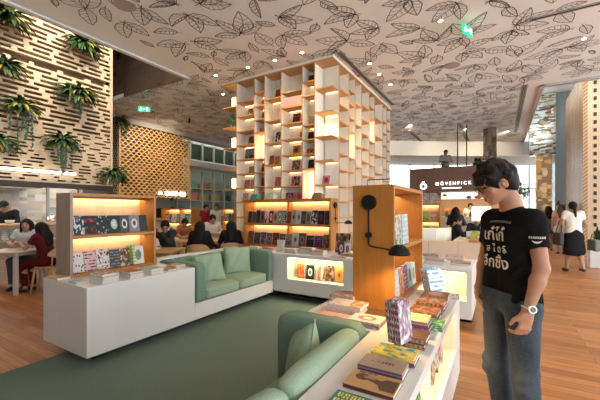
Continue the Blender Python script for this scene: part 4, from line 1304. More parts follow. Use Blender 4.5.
for i in range(9):
    n = ('white', 'charcoal', 'white', 'paleblue', 'lime', 'white', 'grey', 'lime', 'palepink')[i]; m = ('white', 'mint', 'lime', 'white', 'green', 'lime', 'paleblue', 'lime', 'white')[i]
    ln = {'paleblue': 'pale blue', 'palepink': 'pink'}
    stand(c.location.x + .06 + i * .175, c.location.y + .08, c.location.z + .435, 0, .13, .24, .03, cv(n, 'tan', 'band'), f'{ln.get(n, n)} book, {ORD[i]} on the upper shelf of the bookcase by the booth', .12, kids=False)
    stand(c.location.x + .06 + i * .175, c.location.y + .08, c.location.z + .03, 0, .14, .27, .03, cv(m, 'grey', 'disc'), f'{ln.get(m, m)} book, {ORD[i]} on the lower shelf of the bookcase by the booth', .12, kids=False)
for i in range(3):
    stand(c.location.x + 1.0 + i * .215, c.location.y + .12, c.location.z + .886, 0, .19, .27, .02, cv('grey', 'palepink', 'blotch', 'paleblue'), f'silvery magazine, {ORD[i]} of three standing on the bookcase by the booth', .2, kids=False)

# books in the tower: (column, shelf height, offset 0..1, colour, accent, w, h, style)
COLS = {'B': (-5.84, -5.25), 'C': (-5.25, -4.93), 'D': (-4.93, -4.44), 'E': (-4.44, -3.86), 'F': (-3.86, -3.54), 'G': (-3.54, -3.1)}
CNAME = {'B': 'second', 'C': 'third', 'D': 'fourth', 'E': 'fifth', 'F': 'sixth', 'G': 'corner'}
TB = [('B', 3.86, .55, 'red', 'white', .14, .2), ('B', 3.12, .6, 'brown', 'darkred', .17, .23), ('B', 2.75, .5, 'grey', 'paleblue', .3, .28), ('B', 2.38, .62, 'gold', 'tan', .16, .19), ('B', 2.01, .35, 'pink', 'red', .17, .22), ('B', 2.01, .72, 'pink', 'white', .16, .22), ('B', 1.66, .25, 'pink', 'white', .18, .22), ('B', 1.66, .8, 'palepink', 'pink', .14, .22),
      ('C', 4.04, .5, 'tan', 'brown', .13, .17), ('C', 3.70, .6, 'brown', 'black', .17, .22), ('C', 3.38, .45, 'red', 'pink', .2, .12), ('C', 2.39, .6, 'brown', 'black', .16, .22), ('C', 2.04, .55, 'darkred', 'red', .17, .23), ('C', 1.70, .5, 'red', 'pink', .16, .2),
      ('D', 4.15, .6, 'brown', 'red', .18, .25), ('D', 3.08, .62, 'navy', 'white', .19, .28), ('D', 2.55, .15, 'red', 'orange', .13, .25), ('D', 2.55, .5, 'orange', 'brown', .12, .22), ('D', 2.01, .6, 'pink', 'red', .2, .25),
      ('E', 4.22, .85, 'white', 'grey', .05, .22), ('E', 3.48, .55, 'darkred', 'tan', .2, .25), ('E', 2.75, .55, 'orange', 'red', .19, .22), ('E', 2.38, .52, 'brown', 'palepink', .21, .25), ('E', 2.01, .5, 'darkred', 'pink', .22, .24), ('E', 1.66, .2, 'darkred', 'pink', .2, .2), ('E', 1.66, .7, 'pink', 'red', .2, .2),
      ('F', 4.36, .5, 'black', 'darkred', .17, .19), ('F', 3.38, .5, 'tan', 'brown', .15, .23), ('F', 3.05, .5, 'black', 'charcoal', .2, .2), ('F', 2.72, .45, 'red', 'orange', .24, .14), ('F', 2.39, .5, 'black', 'navy', .2, .22),
      ('G', 2.01, .45, 'pink', 'red', .18, .21)]
for i, (c, z, f, n, a, w, h) in enumerate(TB):
    x0, x1 = COLS[c]
    x = x0 + .02 + (x1 - x0 - .04) * f - w / 2
    x = max(x0 + .02, min(x1 - .02 - w, x))
    k = sum(1 for zz in {'B': P365, 'C': P340, 'D': P535, 'E': P365, 'F': P340, 'G': P535}[c] if zz > z)
    nm = {'darkred': 'dark red', 'palepink': 'pale pink'}.get(n, n)
    where = f'{ORD[k]} shelf down, {CNAME[c]} column of the tower left face' if c != 'G' else 'in the near corner cell of the tower'
    side = ''
    if (c, z) in (('B', 2.01), ('B', 1.66), ('E', 1.66), ('D', 2.55)): side = 'left of two, ' if f < .45 else 'right of two, '
    stand(x, TY0 + .17, z, rb.uniform(-.05, .05), w, h, .03, cv(n, a, rb.choice(['blotch', 'disc', 'band']), 'black' if n not in ('pink', 'palepink') else 'red'), f'{nm} book, {side}{where}', .18, kids=False)
for i in range(10):    # row of pink spines
    stand(-4.40 + i * .048, TY0 + .12, 3.86, 0, .04, .235, .15, cover((.66, .36, .32), (.75, .55, .5), 'lines'), 'pink spined volume in the row of ten near the top of the tower', 0, group='pink volumes in one tower cell', kids=False)
lay(-4.05, TY0 + .2, 3.12, q, .16, .24, .02, cv('white', 'cream', 'plain'), 'white book lying open in the fifth tower column', kids=False)
stand(-4.06, TY0 + .22, 3.142, 0, .16, .16, .02, cv('tan', 'brown', 'blotch'), 'tan card standing behind the white book in the fifth tower column', .3, kids=False)
lay(-5.52, TY0 + .2, 3.48, q, .15, .24, .03, cv('cream', 'tan', 'plain'), 'cream book lying alone in the second tower column', kids=False)
# right face
RB = [(6.87, 7.44, 3.48, .3, 'red', 'white'), (6.87, 7.44, 3.12, .35, 'paleblue', 'white'), (6.87, 7.44, 2.38, .4, 'paleblue', 'grey'), (6.87, 7.44, 2.01, .45, 'white', 'grey'), (6.87, 7.44, 1.66, .4, 'darkred', 'black'), (6.87, 7.44, 1.28, .4, 'grey', 'white'),
      (7.44, 7.84, 2.39, .5, 'orange', 'tan'), (8.29, 8.88, 3.48, .4, 'yellow', 'white'), (8.88, 9.35, 2.39, .5, 'red', 'tan'), (9.35, 10.12, 3.62, .35, 'orange', 'red'), (9.35, 10.12, 4.15, .4, 'grey', 'tan'), (9.35, 10.12, 2.55, .4, 'palepink', 'red'), (8.88, 9.35, 3.05, .5, 'black', 'grey'), (10.12, 10.54, 2.75, .4, 'orange', 'white'), (7.84, 8.29, 2.01, .5, 'white', 'black'), (8.29, 8.88, 1.66, .4, 'black', 'white')]
for i, (y0, y1, z, f, n, a) in enumerate(RB):
    w = .18
    stand(TX1 - .17, y0 + .02 + (y1 - y0 - .04) * f - w / 2, z, PI / 2, w, .22, .04, cv(n, a, 'blotch'), f'{ {"paleblue": "pale blue", "darkred": "dark red", "palepink": "pale pink"}.get(n, n)} and {a} book in a cell on the right face of the tower', .14, kids=False)
# small green hanging ornament on the left corner
t = thing('potted_plant', 'tiny trailing green plant in the top left corner of the tower', 'plant', (-6.12, 6.66, 3.62))
mb = MB()
for i in range(26):
    a = rb.uniform(0, 6.28); zz = rb.uniform(.0, .38)
    M = Matrix.Translation((.06 * math.cos(a), .06 * math.sin(a), zz)) @ Matrix.Rotation(a, 4, 'Z') @ Matrix.Rotation(rb.uniform(-1, 1), 4, 'Y')
    mb.xbox(M, .09, .05, .006)
mb.build('foliage', pm('leaf_bright', (.04, .22, .08), .5), t)
MB().cyl((0, 0, 0), (0, 0, .08), .05, .06).build('pot', CHALK, t)
# ------------------------------------------------------------------ people
def cloth(c, n=None): return pm('cloth_' + '_'.join('%.2f' % x for x in c), c, .9, .12, 60, .2, spec=.15)
LIP = pm('lips', (.36, .13, .10), .45, .05, 20)
EYE = pm('eye_dark', (.012, .01, .01), .25, .05, 10)
SHOE = pm('shoe_dark', (.03, .028, .026), .5)

def V3(*a): return np.array(a, float)
def unit(v): return v / np.linalg.norm(v)

def head_axes(yaw=0, pitch=0, roll=0):
    """forward -y when yaw=pitch=0; yaw>0 turns to the person's left (+x)"""
    F = V3(math.sin(yaw) * math.cos(pitch), -math.cos(yaw) * math.cos(pitch), -math.sin(pitch))
    L = V3(math.cos(yaw), math.sin(yaw), 0)
    U = np.cross(F, -L); U = unit(U)
    if U[2] < 0: U = -U
    return F, L, U

def head_ops(S, c, F, L, U, s=1.0):
    S.el(c, (.076 * s, .096 * s, .098 * s), (L, F, U), k=.02)
    S.el(c + F * .040 * s - U * .060 * s, (.054 * s, .052 * s, .062 * s), (L, F, U), k=.03)
    S.el(c + F * .066 * s - U * .106 * s, (.026 * s, .022 * s, .018 * s), (L, F, U), k=.025)
    S.rc(c + F * .088 * s - U * .012 * s, c + F * .107 * s - U * .047 * s, .009 * s, .0125 * s, k=.012)
    for q in (1, -1):
        S.el(c + L * q * .077 * s - F * .008 * s - U * .03 * s, (.009 * s, .019 * s, .03 * s), (L, F, U), k=.006)
        S.el(c + L * q * .033 * s + F * .076 * s + U * .004 * s, (.026 * s, .012 * s, .009 * s), (L, F, U), k=.01)

def finger_ops(S, w, d, n, side, s=1.0, curl=.9, k=.004):
    """hand from wrist w along d (fingers), n = palm normal (curl side), side = towards the thumb"""
    d, n, side = unit(d), unit(n), unit(side)
    S.el(w + d * .050 * s, (.040 * s, .016 * s, .052 * s), (side, n, d), k=.02)
    S.rc(w, w + d * .03 * s, .024 * s, .026 * s, k=.02)
    for i, (o, l) in enumerate(((.031, .90), (.0105, 1.0), (-.0105, .94), (-.030, .76))):
        p = w + (d * .088 + side * o) * s
        ang = curl * .55
        for seg, ll, r in ((0, .040, .0095), (1, .026, .0088), (2, .020, .008)):
            dd = d * math.cos(ang) + n * math.sin(ang)
            q = p + dd * ll * l * s
            S.rc(p, q, r * s, (r - .0008) * s, k=k if seg else .010)
            p = q; ang += curl * (.75 if seg == 0 else .55)
    p = w + (d * .026 + side * .030) * s
    q = p + unit(d * .72 + side * .55 + n * .42) * .042 * s
    S.rc(p, q, .0135 * s, .0105 * s, k=.014)
    S.rc(q, q + unit(d * .9 + side * .05 + n * .45) * .032 * s, .0105 * s, .0088 * s, k=.005)

def person(label, loc, rot, pose='stand', top=(.02, .02, .02), bottom=(.02, .02, .025), hair='short', s=1.0, vox=.012, yaw=0, pitch=0, lean=0.0, arms=None, sleeve='long',
           legs=None, skirt=None, skin=None, hairmat=None, shoe=None, cap=None, seat=.46, group=None, fem=True, name='person'):
    t = thing(name, label, 'person', loc, rot, group)
    skin = skin or SKIN2
    sh = .165 if fem else .185
    sit = pose == 'sit'
    hz = seat + .10 if sit else .90 * s
    hip = V3(0, 0, hz)
    up = V3(0, -math.sin(lean), math.cos(lean))
    ch = hip + up * .30 * s; nk = hip + up * .545 * s
    F, L, U = head_axes(yaw, pitch)
    hc = nk + up * .02 * s + U * .105 * s + F * .025 * s
    shl = {1: nk - up * .05 * s + V3(sh * s, 0, 0), -1: nk - up * .05 * s - V3(sh * s, 0, 0)}
    if arms is None:
        if sit: arms = {1: ((.25, -.05, -.26), (.10, -.30, -.28)), -1: ((-.25, -.05, -.26), (-.10, -.30, -.28))}
        else: arms = {1: ((.23, .02, -.29), (.22, -.04, -.55)), -1: ((-.23, .02, -.29), (-.22, -.04, -.55))}
    el = {q: nk - up * .0 + V3(*arms[q][0]) * s for q in arms}
    wr = {q: nk + V3(*arms[q][1]) * s for q in arms}
    hw = .088
    hips = {q: hip + V3(q * hw * s, 0, -.02) for q in (1, -1)}
    if sit:
        kn = {q: V3(q * .10 * s, -.42 * s, seat + .06) for q in (1, -1)}; an = {q: V3(q * .09 * s, -.38 * s, .085) for q in (1, -1)}
    else:
        kn = {q: V3(q * .085 * s, -.01, .49 * s) for q in (1, -1)}; an = {q: V3(q * .08 * s, .02, .085) for q in (1, -1)}
    if legs:
        for q in legs: kn[q] = V3(*legs[q][0]); an[q] = V3(*legs[q][1])
    def torso(S, e=0.0):
        for q in (1, -1):
            S.rc(hip + V3(q * .06 * s, .0, .0), hip + up * .17 * s + V3(q * .045 * s, -.005, 0), .105 * s + e, .088 * s + e, k=.05)
            S.rc(hip + up * .17 * s + V3(q * .045 * s, -.005, 0), ch + up * .10 * s + V3(q * .065 * s, 0, 0), .088 * s + e, .095 * s + e, k=.05)
            S.rc(ch + up * .12 * s + V3(q * .05 * s, 0, 0), shl[q] - V3(q * .02, 0, 0) * s, .085 * s + e, .055 * s + e, k=.05)
    S = SDF()
    torso(S)
    S.rc(nk - up * .05 * s, hc - U * .06 * s - F * .02 * s, .056 * s, .05 * s, k=.03)
    head_ops(S, hc, F, L, U, s)
    for q in (1, -1):
        S.rc(shl[q], el[q], .048 * s, .038 * s, k=.03); S.rc(el[q], wr[q], .037 * s, .025 * s, k=.02)
        d = unit(wr[q] - el[q]); n = V3(-q * .9, .1, -.3); n = unit(n - d * (n @ d)); sd = np.cross(d, n) * q
        if sd @ V3(0, -1, 0) < 0: sd = -sd
        finger_ops(S, wr[q], d, n, sd, s, .7, .003)
        S.rc(hips[q], kn[q], .082 * s, .056 * s, k=.04); S.rc(kn[q], kn[q] + (an[q] - kn[q]) * .35 + V3(0, .012, 0), .054 * s, .055 * s, k=.03); S.rc(kn[q] + (an[q] - kn[q]) * .35, an[q], .052 * s, .035 * s, k=.03)
        S.rc(an[q] - V3(0, -.02, .035), an[q] + V3(q * .01, -.12 * s, -.052), .034 * s, .026 * s, k=.02)
    mouth = hc + F * .092 * s - U * .078 * s
    eyes = [hc + F * .082 * s + L * q * .033 * s - U * .012 * s for q in (1, -1)]
    def paint(cen):
        r = np.zeros(len(cen), int)
        dd = cen - mouth
        r[((dd @ L / .024) ** 2 + (dd @ U / .008) ** 2 + (dd @ F / .03) ** 2) < s * s] = 1
        for e in eyes:
            dd = cen - e
            r[((dd @ L / .015) ** 2 + (dd @ U / .007) ** 2 + (dd @ F / .03) ** 2) < s * s] = 2
            dd = cen - e - U * .022 * s
            r[((dd @ L / .022) ** 2 + (dd @ U / .005) ** 2 + (dd @ F / .03) ** 2) < s * s] = 2
        return r
    body = S.build('body', skin, vox * .8, t, paint, [skin, LIP, EYE])
    # top
    S = SDF()
    for q in (1, -1):
        if sleeve == 'long':
            S.rc(shl[q], el[q], .058 * s, .048 * s, k=.03); S.rc(el[q], el[q] + (wr[q] - el[q]) * .92, .048 * s, .038 * s, k=.02)
        elif sleeve == 'short':
            S.rc(shl[q], shl[q] + (el[q] - shl[q]) * .62, .06 * s, .056 * s, k=.03)
            S.cutlocal(el[q] - shl[q], shl[q] + (el[q] - shl[q]) * .6, .11 * s)
        else: S.rc(shl[q] - V3(q * .03, 0, 0), shl[q], .056 * s, .05 * s, k=.03)
    torso(S, .014 * s)
    S.el(nk + up * .035 * s + F * .035, (.065 * s, .07 * s, .06 * s), op='sub')
    S.cut(-up, hip - up * (.10 if not sit else .06) * s)
    S.build('shirt', cloth(top), vox, t)
    # bottom
    S = SDF()
    if skirt:
        for q in (1, -1):
            S.rc(hip + up * .10 * s + V3(q * .03, 0, 0), hip + V3(q * .06 * s, 0, -.05), .10 * s, .125 * s, k=.05)
            S.rc(hip + V3(q * .06 * s, 0, -.05), V3(q * .07 * s, .02, skirt + .12), .125 * s, .15 * s, k=.06)
        S.rc(hip, V3(0, .02, skirt + .1), .12 * s, .17 * s, k=.06)
        S.cut((0, 0, -1), (0, 0, skirt)); S.cut((0, 0, 1), (0, 0, hz + .14 * s))
        S.build('skirt', cloth(bottom), vox, t)
    else:
        for q in (1, -1):
            S.rc(hip + V3(q * .05 * s, 0, .06), hips[q], .10 * s, .105 * s, k=.05)
            S.rc(hips[q], kn[q], .098 * s, .068 * s, k=.04); S.rc(kn[q], an[q], .066 * s, .056 * s, k=.03)
        S.rc(hip + V3(-.05, 0, .07), hip + V3(.05, 0, .07), .1 * s, k=.04)
        if skirt is None and legs is None or True:
            S.cut((0, 0, -1), (0, 0, .11))
        S.cut(up, hip + up * .12 * s)
        S.build('trousers', cloth(bottom), vox, t)
    # shoes
    for q in (1, -1):
        a = an[q]; S = SDF()
        S.rc(a + V3(0, .025, -.045), a + V3(q * .012, -.13 * s, -.055), .04 * s, .033 * s, k=.02)
        S.cut((0, 0, -1), (0, 0, a[2] - .083))
        S.build('shoe', shoe or SHOE, vox * .8, t)
    # hair
    S = SDF()
    if cap:
        S.el(hc + U * .022 * s, (.088 * s, .106 * s, .10 * s), (L, F, U), k=.01)
        S.rc(hc + F * .07 * s + U * .035 * s + L * .03 * s, hc + F * .145 * s + U * .025 * s, .022 * s, .012 * s, k=.03); S.rc(hc + F * .07 * s + U * .035 * s - L * .03 * s, hc + F * .145 * s + U * .025 * s, .022 * s, .012 * s, k=.03)
        S.cut(unit(-U + F * .1), hc + U * .012 * s)
        S.build('cap', cloth(cap), vox * .8, t)
    else:
        S.el(hc + U * .014 * s - F * .012 * s, (.090 * s, .106 * s, .104 * s), (L, F, U), k=.01)
        if hair in ('long', 'tail'):
            if hair == 'long':
                for q in (1, -1):
                    S.rc(hc - F * .04 * s + L * q * .055 * s, nk - F * .07 * s + L * q * .075 * s - up * .02 * s, .055 * s, .05 * s, k=.04)
                    S.rc(nk - F * .07 * s + L * q * .075 * s - up * .02 * s, nk - F * .10 * s + L * q * .06 * s - up * .20 * s, .05 * s, .035 * s, k=.04)
                    S.rc(hc + L * q * .078 * s + F * .02 * s, hc + L * q * .082 * s + F * .015 * s - U * .16 * s, .022 * s, .02 * s, k=.02)
                S.rc(hc - F * .07 * s, nk - F * .10 * s - up * .22 * s, .075 * s, .045 * s, k=.05)
            else:
                S.rc(hc - F * .09 * s + U * .02 * s, nk - F * .11 * s - up * .12 * s, .04 * s, .022 * s, k=.03)
        S.el(hc + F * .075 * s - U * .055 * s, (.062 * s, .075 * s, .088 * s), (L, F, U), k=0, op='sub')
        if hair == 'short': S.cut(unit(-U * .8 + F * .6), hc + F * .045 * s - U * .045 * s)
        S.build('hair', hairmat or HAIRM, vox * .8, t)
    return t

# ------------------------------------------------------------------ the standing man (finer, from his own joints)
# local frame: x along the picture's right, y away from the camera, z up
MAN = thing('person', 'man in black printed t-shirt and jeans standing by the near counter, looking down', 'person', (.0499, 2.2837, 0), math.radians(31.07))
mh = dict(hc=V3(-.088, 0, 1.622))
F = unit(V3(-.86, .14, -.44)); U = V3(-.45, .06, .89); U = unit(U - F * (U @ F)); L = np.cross(U, F); L = unit(L)
hc = mh['hc']
fwd = unit(V3(-.99, -.13, 0)); lat = unit(V3(.13, -.99, 0))     # chest facing and his left
nk = V3(.018, .005, 1.455)
SHL, SHR = V3(.034, -.150, 1.385), V3(-.012, .165, 1.385)
ELL, ELR = V3(.034, -.205, 1.145), V3(-.02, .225, 1.14)
WRL, WRR = V3(-.045, -.215, .925), V3(-.075, .195, .955)
HIP = V3(.0, .015, .935)
HL, HR = HIP + lat * .088 - V3(0, 0, .03), HIP - lat * .092 - V3(0, 0, .03)
KNL, KNR = V3(.030, -.085, .50), V3(-.005, .12, .50)
ANL, ANR = V3(.085, -.075, .085), V3(.065, .135, .085)
def man_torso(S, e=0, lo=True):
    for q in (1, -1):
        l = lat * q
        S.rc(HIP + l * .062 - fwd * .018, HIP + l * .050 + V3(0, 0, .19) - fwd * .012, .088 + e, .078 + e, k=.05)
        S.rc(HIP + l * .050 + V3(0, 0, .19) - fwd * .012, V3(.005, .005, 1.29) + l * .074 + fwd * .002, .078 + e, .088 + e, k=.05)
        S.rc(V3(.008, .005, 1.33) + l * .06, (SHL if q > 0 else SHR) - l * .02, .080 + e, .050 + e, k=.05)
        S.rc(nk - V3(0, 0, .03), (SHL if q > 0 else SHR) + V3(0, 0, .008) - l * .03, .048 + e * .6, .036 + e, k=.05)
S = SDF(); man_torso(S)
S.rc(nk - V3(0, 0, .06), nk + V3(-.012, 0, .04), .058, .051, k=.03)
S.rc(nk + V3(-.012, 0, .04), hc - U * .055 - F * .030, .051, .050, k=.03)
S.el(hc, (.075, .097, .100), (L, F, U), k=.02)
S.el(hc + F * .040 - U * .060, (.051, .052, .056), (L, F, U), k=.03)
S.el(hc + F * .068 - U * .108, (.024, .020, .017), (L, F, U), k=.025)      # chin
S.rc(hc + F * .090 - U * .006, hc + F * .120 - U * .046, .008, .0115, k=.010)   # nose
S.el(hc + F * .108 - U * .050, (.016, .012, .009), (L, F, U), k=.008)
for q in (1, -1):
    S.el(hc + L * q * .033 + F * .080 + U * .012, (.028, .010, .007), (L, F, U), k=.010)   # brow
    S.el(hc + L * q * .045 + F * .062 - U * .040, (.022, .018, .018), (L, F, U), k=.02)    # cheek
    e0 = hc + L * q * .077 - F * .010 - U * .026
    S.el(e0, (.008, .018, .031), (L, F, U), k=.006); S.el(e0 + L * q * .009 + F * .004, (.006, .010, .020), (L, F, U), k=.002, op='sub')
S.el(hc + F * .093 - U * .077, (.023, .010, .0055), (L, F, U), k=.005); S.el(hc + F * .091 - U * .088, (.019, .010, .006), (L, F, U), k=.005)
for sh_, el_, wr_ in ((SHL, ELL, WRL), (SHR, ELR, WRR)):
    S.rc(sh_, el_, .045, .036, k=.03)
    m_ = el_ + (wr_ - el_) * .3
    S.rc(el_, m_, .035, .036, k=.02); S.rc(m_, wr_, .036, .023, k=.02)
# left hand: loosely closed, knuckles down; palm towards the thigh
dh = unit(V3(-.20, -.02, -.98)); nh = unit(V3(-.15, .95, .0)); nh = unit(nh - dh * (nh @ dh)); sd = unit(np.cross(dh, nh)); sd = sd if sd @ fwd > 0 else -sd
finger_ops(S, WRL, dh, nh, sd, 1.0, 1.0, .003)
dr = unit(V3(.25, -.35, -.9)); nr = unit(V3(.1, -.95, .2)); nr = unit(nr - dr * (nr @ dr)); sr = unit(np.cross(dr, nr)); sr = sr if sr @ fwd > 0 else -sr
finger_ops(S, WRR, dr, nr, sr, 1.0, .5, .003)
for hp, kn_, an_ in ((HL, KNL, ANL), (HR, KNR, ANR)):
    S.rc(hp, kn_, .078, .050, k=.03); S.rc(kn_, kn_ + (an_ - kn_) * .35 - fwd * .008, .049, .048, k=.03); S.rc(kn_ + (an_ - kn_) * .35 - fwd * .008, an_, .048, .034, k=.03)
    S.rc(an_ - fwd * .03 - V3(0, 0, .04), an_ + fwd * .13 - V3(0, 0, .055), .036, .026, k=.02)
mouth = hc + F * .104 - U * .0805
def paint(cen):
    r = np.zeros(len(cen), int)
    dd = cen - mouth; r[((dd @ L / .023) ** 2 + (dd @ U / .011) ** 2 + (dd @ F / .02) ** 2) < 1] = 1
    for q in (1, -1):
        e = hc + F * .084 + L * q * .033 - U * .010
        dd = cen - e; r[((dd @ L / .015) ** 2 + (dd @ U / .005) ** 2 + (dd @ F / .03) ** 2) < 1] = 2
        dd = cen - e - U * .024; r[((dd @ L / .024) ** 2 + (dd @ U / .0055) ** 2 + (dd @ F / .03) ** 2) < 1] = 2
    return r
S.build('body', SKIN, .0045, MAN, paint, [SKIN, LIP, EYE], relax=2)
# t-shirt
S = SDF()
dl = unit(ELL - SHL); drr = unit(ELR - SHR)
for sh_, el_ in ((SHL, ELL), (SHR, ELR)):
    S.rc(sh_ - V3(0, 0, .0), sh_ + (el_ - sh_) * .66, .050, .054, k=.02)
    S.cutlocal(el_ - sh_, sh_ + (el_ - sh_) * .58, .13)
    S.rc(sh_ + (el_ - sh_) * .35, el_, .045, .045, k=0, op='sub')
man_torso(S, .012)
for q in (1, -1):   # loose hem flares a little
    S.rc(HIP + lat * q * .065 + V3(0, 0, .10) - fwd * .012, HIP + lat * q * .072 - V3(0, 0, .06) - fwd * .012, .098, .108, k=.04)
# folds
for a, b, r in ((V3(.05, -.15, 1.20), V3(-.07, -.13, 1.10), .012), (V3(.05, -.13, 1.08), V3(-.07, -.10, 1.02), .012), (V3(.06, -.10, 1.0), V3(-.05, -.12, .96), .012), (SHL + V3(-.06, .02, -.05), V3(-.08, -.08, 1.24), .010), (SHL + V3(.02, -.05, -.06), SHL + V3(-.045, -.05, -.12), .010)):
    S.rc(a, b, r, r * .5, k=.03)
S.el(nk + V3(-.028, 0, .042), (.073, .076, .050), k=0, op='sub')
S.cut((0, 0, -1), (0, 0, .918))
SHIRT = pm('black_cotton', (.008, .008, .009), .95, .2, 90, .3, spec=.08)
shirt = S.build('t_shirt', SHIRT, .006, MAN, relax=2)
# jeans
def jeans_mat():
    m, nt, N, L_, B = _new('denim')
    v = _coord(N, L_, 'Object', (60, 60, 240))
    no = N.new('ShaderNodeTexNoise'); no.inputs['Scale'].default_value = 1.2; no.inputs['Detail'].default_value = 3
    L_.new(v, no.inputs['Vector'])
    v2 = _coord(N, L_, 'Object', (7, 7, 3)); n2 = N.new('ShaderNodeTexNoise'); n2.inputs['Scale'].default_value = 1.3; L_.new(v2, n2.inputs['Vector'])
    ad = N.new('ShaderNodeMath'); ad.operation = 'MULTIPLY_ADD'; ad.inputs[1].default_value = .45; L_.new(no.outputs['Fac'], ad.inputs[0])
    ml = N.new('ShaderNodeMath'); ml.operation = 'MULTIPLY'; ml.inputs[1].default_value = .6; L_.new(n2.outputs['Fac'], ml.inputs[0]); L_.new(ml.outputs[0], ad.inputs[2])
    r = _ramp(N, [(.36, (.010, .017, .026)), (.66, (.046, .065, .085))]); L_.new(ad.outputs[0], r.inputs['Fac']); L_.new(r.outputs['Color'], B.inputs['Base Color'])
    B.inputs['Roughness'].default_value = .9
    return m
DENIM = jeans_mat()
S = SDF()
for hp, kn_, an_, q in ((HL, KNL, ANL, 1), (HR, KNR, ANR, -1)):
    S.rc(HIP + lat * q * .055 + V3(0, 0, .05) - fwd * .015, hp - fwd * .015, .092, .096, k=.04)
    S.rc(hp - fwd * .012, kn_, .092, .064, k=.02); S.rc(kn_, an_ + V3(0, 0, .02), .066, .064, k=.02)
    for dz, o in ((.03, .5), (-.035, -.4), (-.30, .4), (-.34, -.5)):     # creases at the knee and hem
        c0 = kn_ + V3(0, 0, dz); S.rc(c0 + fwd * .042 + lat * q * .04, c0 - fwd * .045 + lat * q * .025 + V3(0, 0, .03 * o), .024, .014, k=.03)
S.rc(HIP + lat * .05 + V3(0, 0, .03), HIP - lat * .05 + V3(0, 0, .03), .106, k=.04)
S.cut((0, 0, -1), (0, 0, .035)); S.cut((0, 0, 1), (0, 0, .99))
jeans = S.build('jeans', DENIM, .006, MAN, relax=2)
# seams and pockets
def seam(pts, r=.0022): return MB().tube(pts, r, 5).build('seam', pm('denim_seam', (.03, .04, .055), .9), jeans)
# shoes
for an_ in (ANL, ANR):
    S = SDF(); S.rc(an_ - fwd * .035 - V3(0, 0, .04), an_ + fwd * .16 - V3(0, 0, .05), .048, .038, k=.02)
    S.cut((0, 0, -1), (0, 0, 0.002)); S.build('shoe', SHOE, .008, MAN)

# hair: cap with tufted locks, fringe over the brow
S = SDF()
S.el(hc + U * .016 - F * .010, (.090, .110, .108), (L, F, U), k=.01)
S.el(hc - F * .048 - U * .034, (.078, .062, .078), (L, F, U), k=.03)
rh = random.Random(9)
for i in range(46):
    a = rh.uniform(-PI, PI); e_ = rh.uniform(-.1, 1.35)
    dirv = unit(L * math.cos(e_) * math.sin(a) * .86 + F * math.cos(e_) * math.cos(a) * 1.05 + U * math.sin(e_))
    base = hc + U * .016 - F * .010 + dirv * .088
    tip = base + unit(dirv * .5 + F * .75 * (1 if rh.random() < .75 else -.2) + U * rh.uniform(-.1, .35) + L * rh.uniform(-.35, .35)) * rh.uniform(.016, .028)
    S.rc(base, tip, .022, .008, k=.016)
for i in range(9):   # fringe
    l = (i - 4) * .017
    b = hc + F * (.088 - abs(l) * .25) + U * .048 + L * l
    S.rc(b, b + F * .018 - U * rh.uniform(.022, .036) + L * rh.uniform(-.012, .012), .015, .005, k=.008)
S.el(hc + F * .082 - U * .060, (.080, .080, .078), (L, F, U), k=0, op='sub')
S.cut(unit(-U * .86 + F * .52), hc + F * .02 - U * .048)
for q in (1, -1): S.el(hc + L * q * .085 - F * .002 - U * .034, (.030, .026, .036), (L, F, U), k=0, op='sub')
S.build('hair', HAIRM, .0045, MAN, relax=1)
# glasses
def gp(l, f, u): return Vector(hc + L * l + F * f + U * u)
g = MB()
for q in (1, -1):
    pts = []
    for i in range(20):
        a = 2 * PI * i / 20
        pts.append(gp(q * .034 + .024 * math.copysign(abs(math.cos(a)) ** .75, math.cos(a)), .103, -.012 + .0145 * math.copysign(abs(math.sin(a)) ** .75, math.sin(a))))
    g.tube(pts, .0026, 6, closed=True)
    g.tube([gp(q * .058, .102, -.006), gp(q * .074, .080, -.006), gp(q * .081, .0, -.010), gp(q * .079, -.022, -.028)], .0022, 6)
g.tube([gp(-.011, .104, -.008), gp(0, .108, -.006), gp(.011, .104, -.008)], .0017, 6)
g.build('glasses', BLACK, MAN, smooth=True)
# wrist watch on the left wrist
wd = unit(WRL - ELL); wp = WRL - wd * .018
out_ = unit(V3(-.15, -1, .1)); out_ = unit(out_ - wd * (out_ @ wd)); sx = np.cross(wd, out_)
t = MB().tube([Vector(wp + (out_ * math.cos(a) + sx * math.sin(a)) * .031) for a in [i * 2 * PI / 24 for i in range(24)]], .0055, 6, closed=True).build('watch', CHROME, MAN, smooth=True)
M_ = MB().cyl(Vector(wp + out_ * .030), Vector(wp + out_ * .041), .019, n=24); M_.build('watch_case', CHROME, t)
MB().cyl(Vector(wp + out_ * .041), Vector(wp + out_ * .0415), .015, n=24).build('watch_dial', pm('dial', (.10, .10, .10), .3), t)
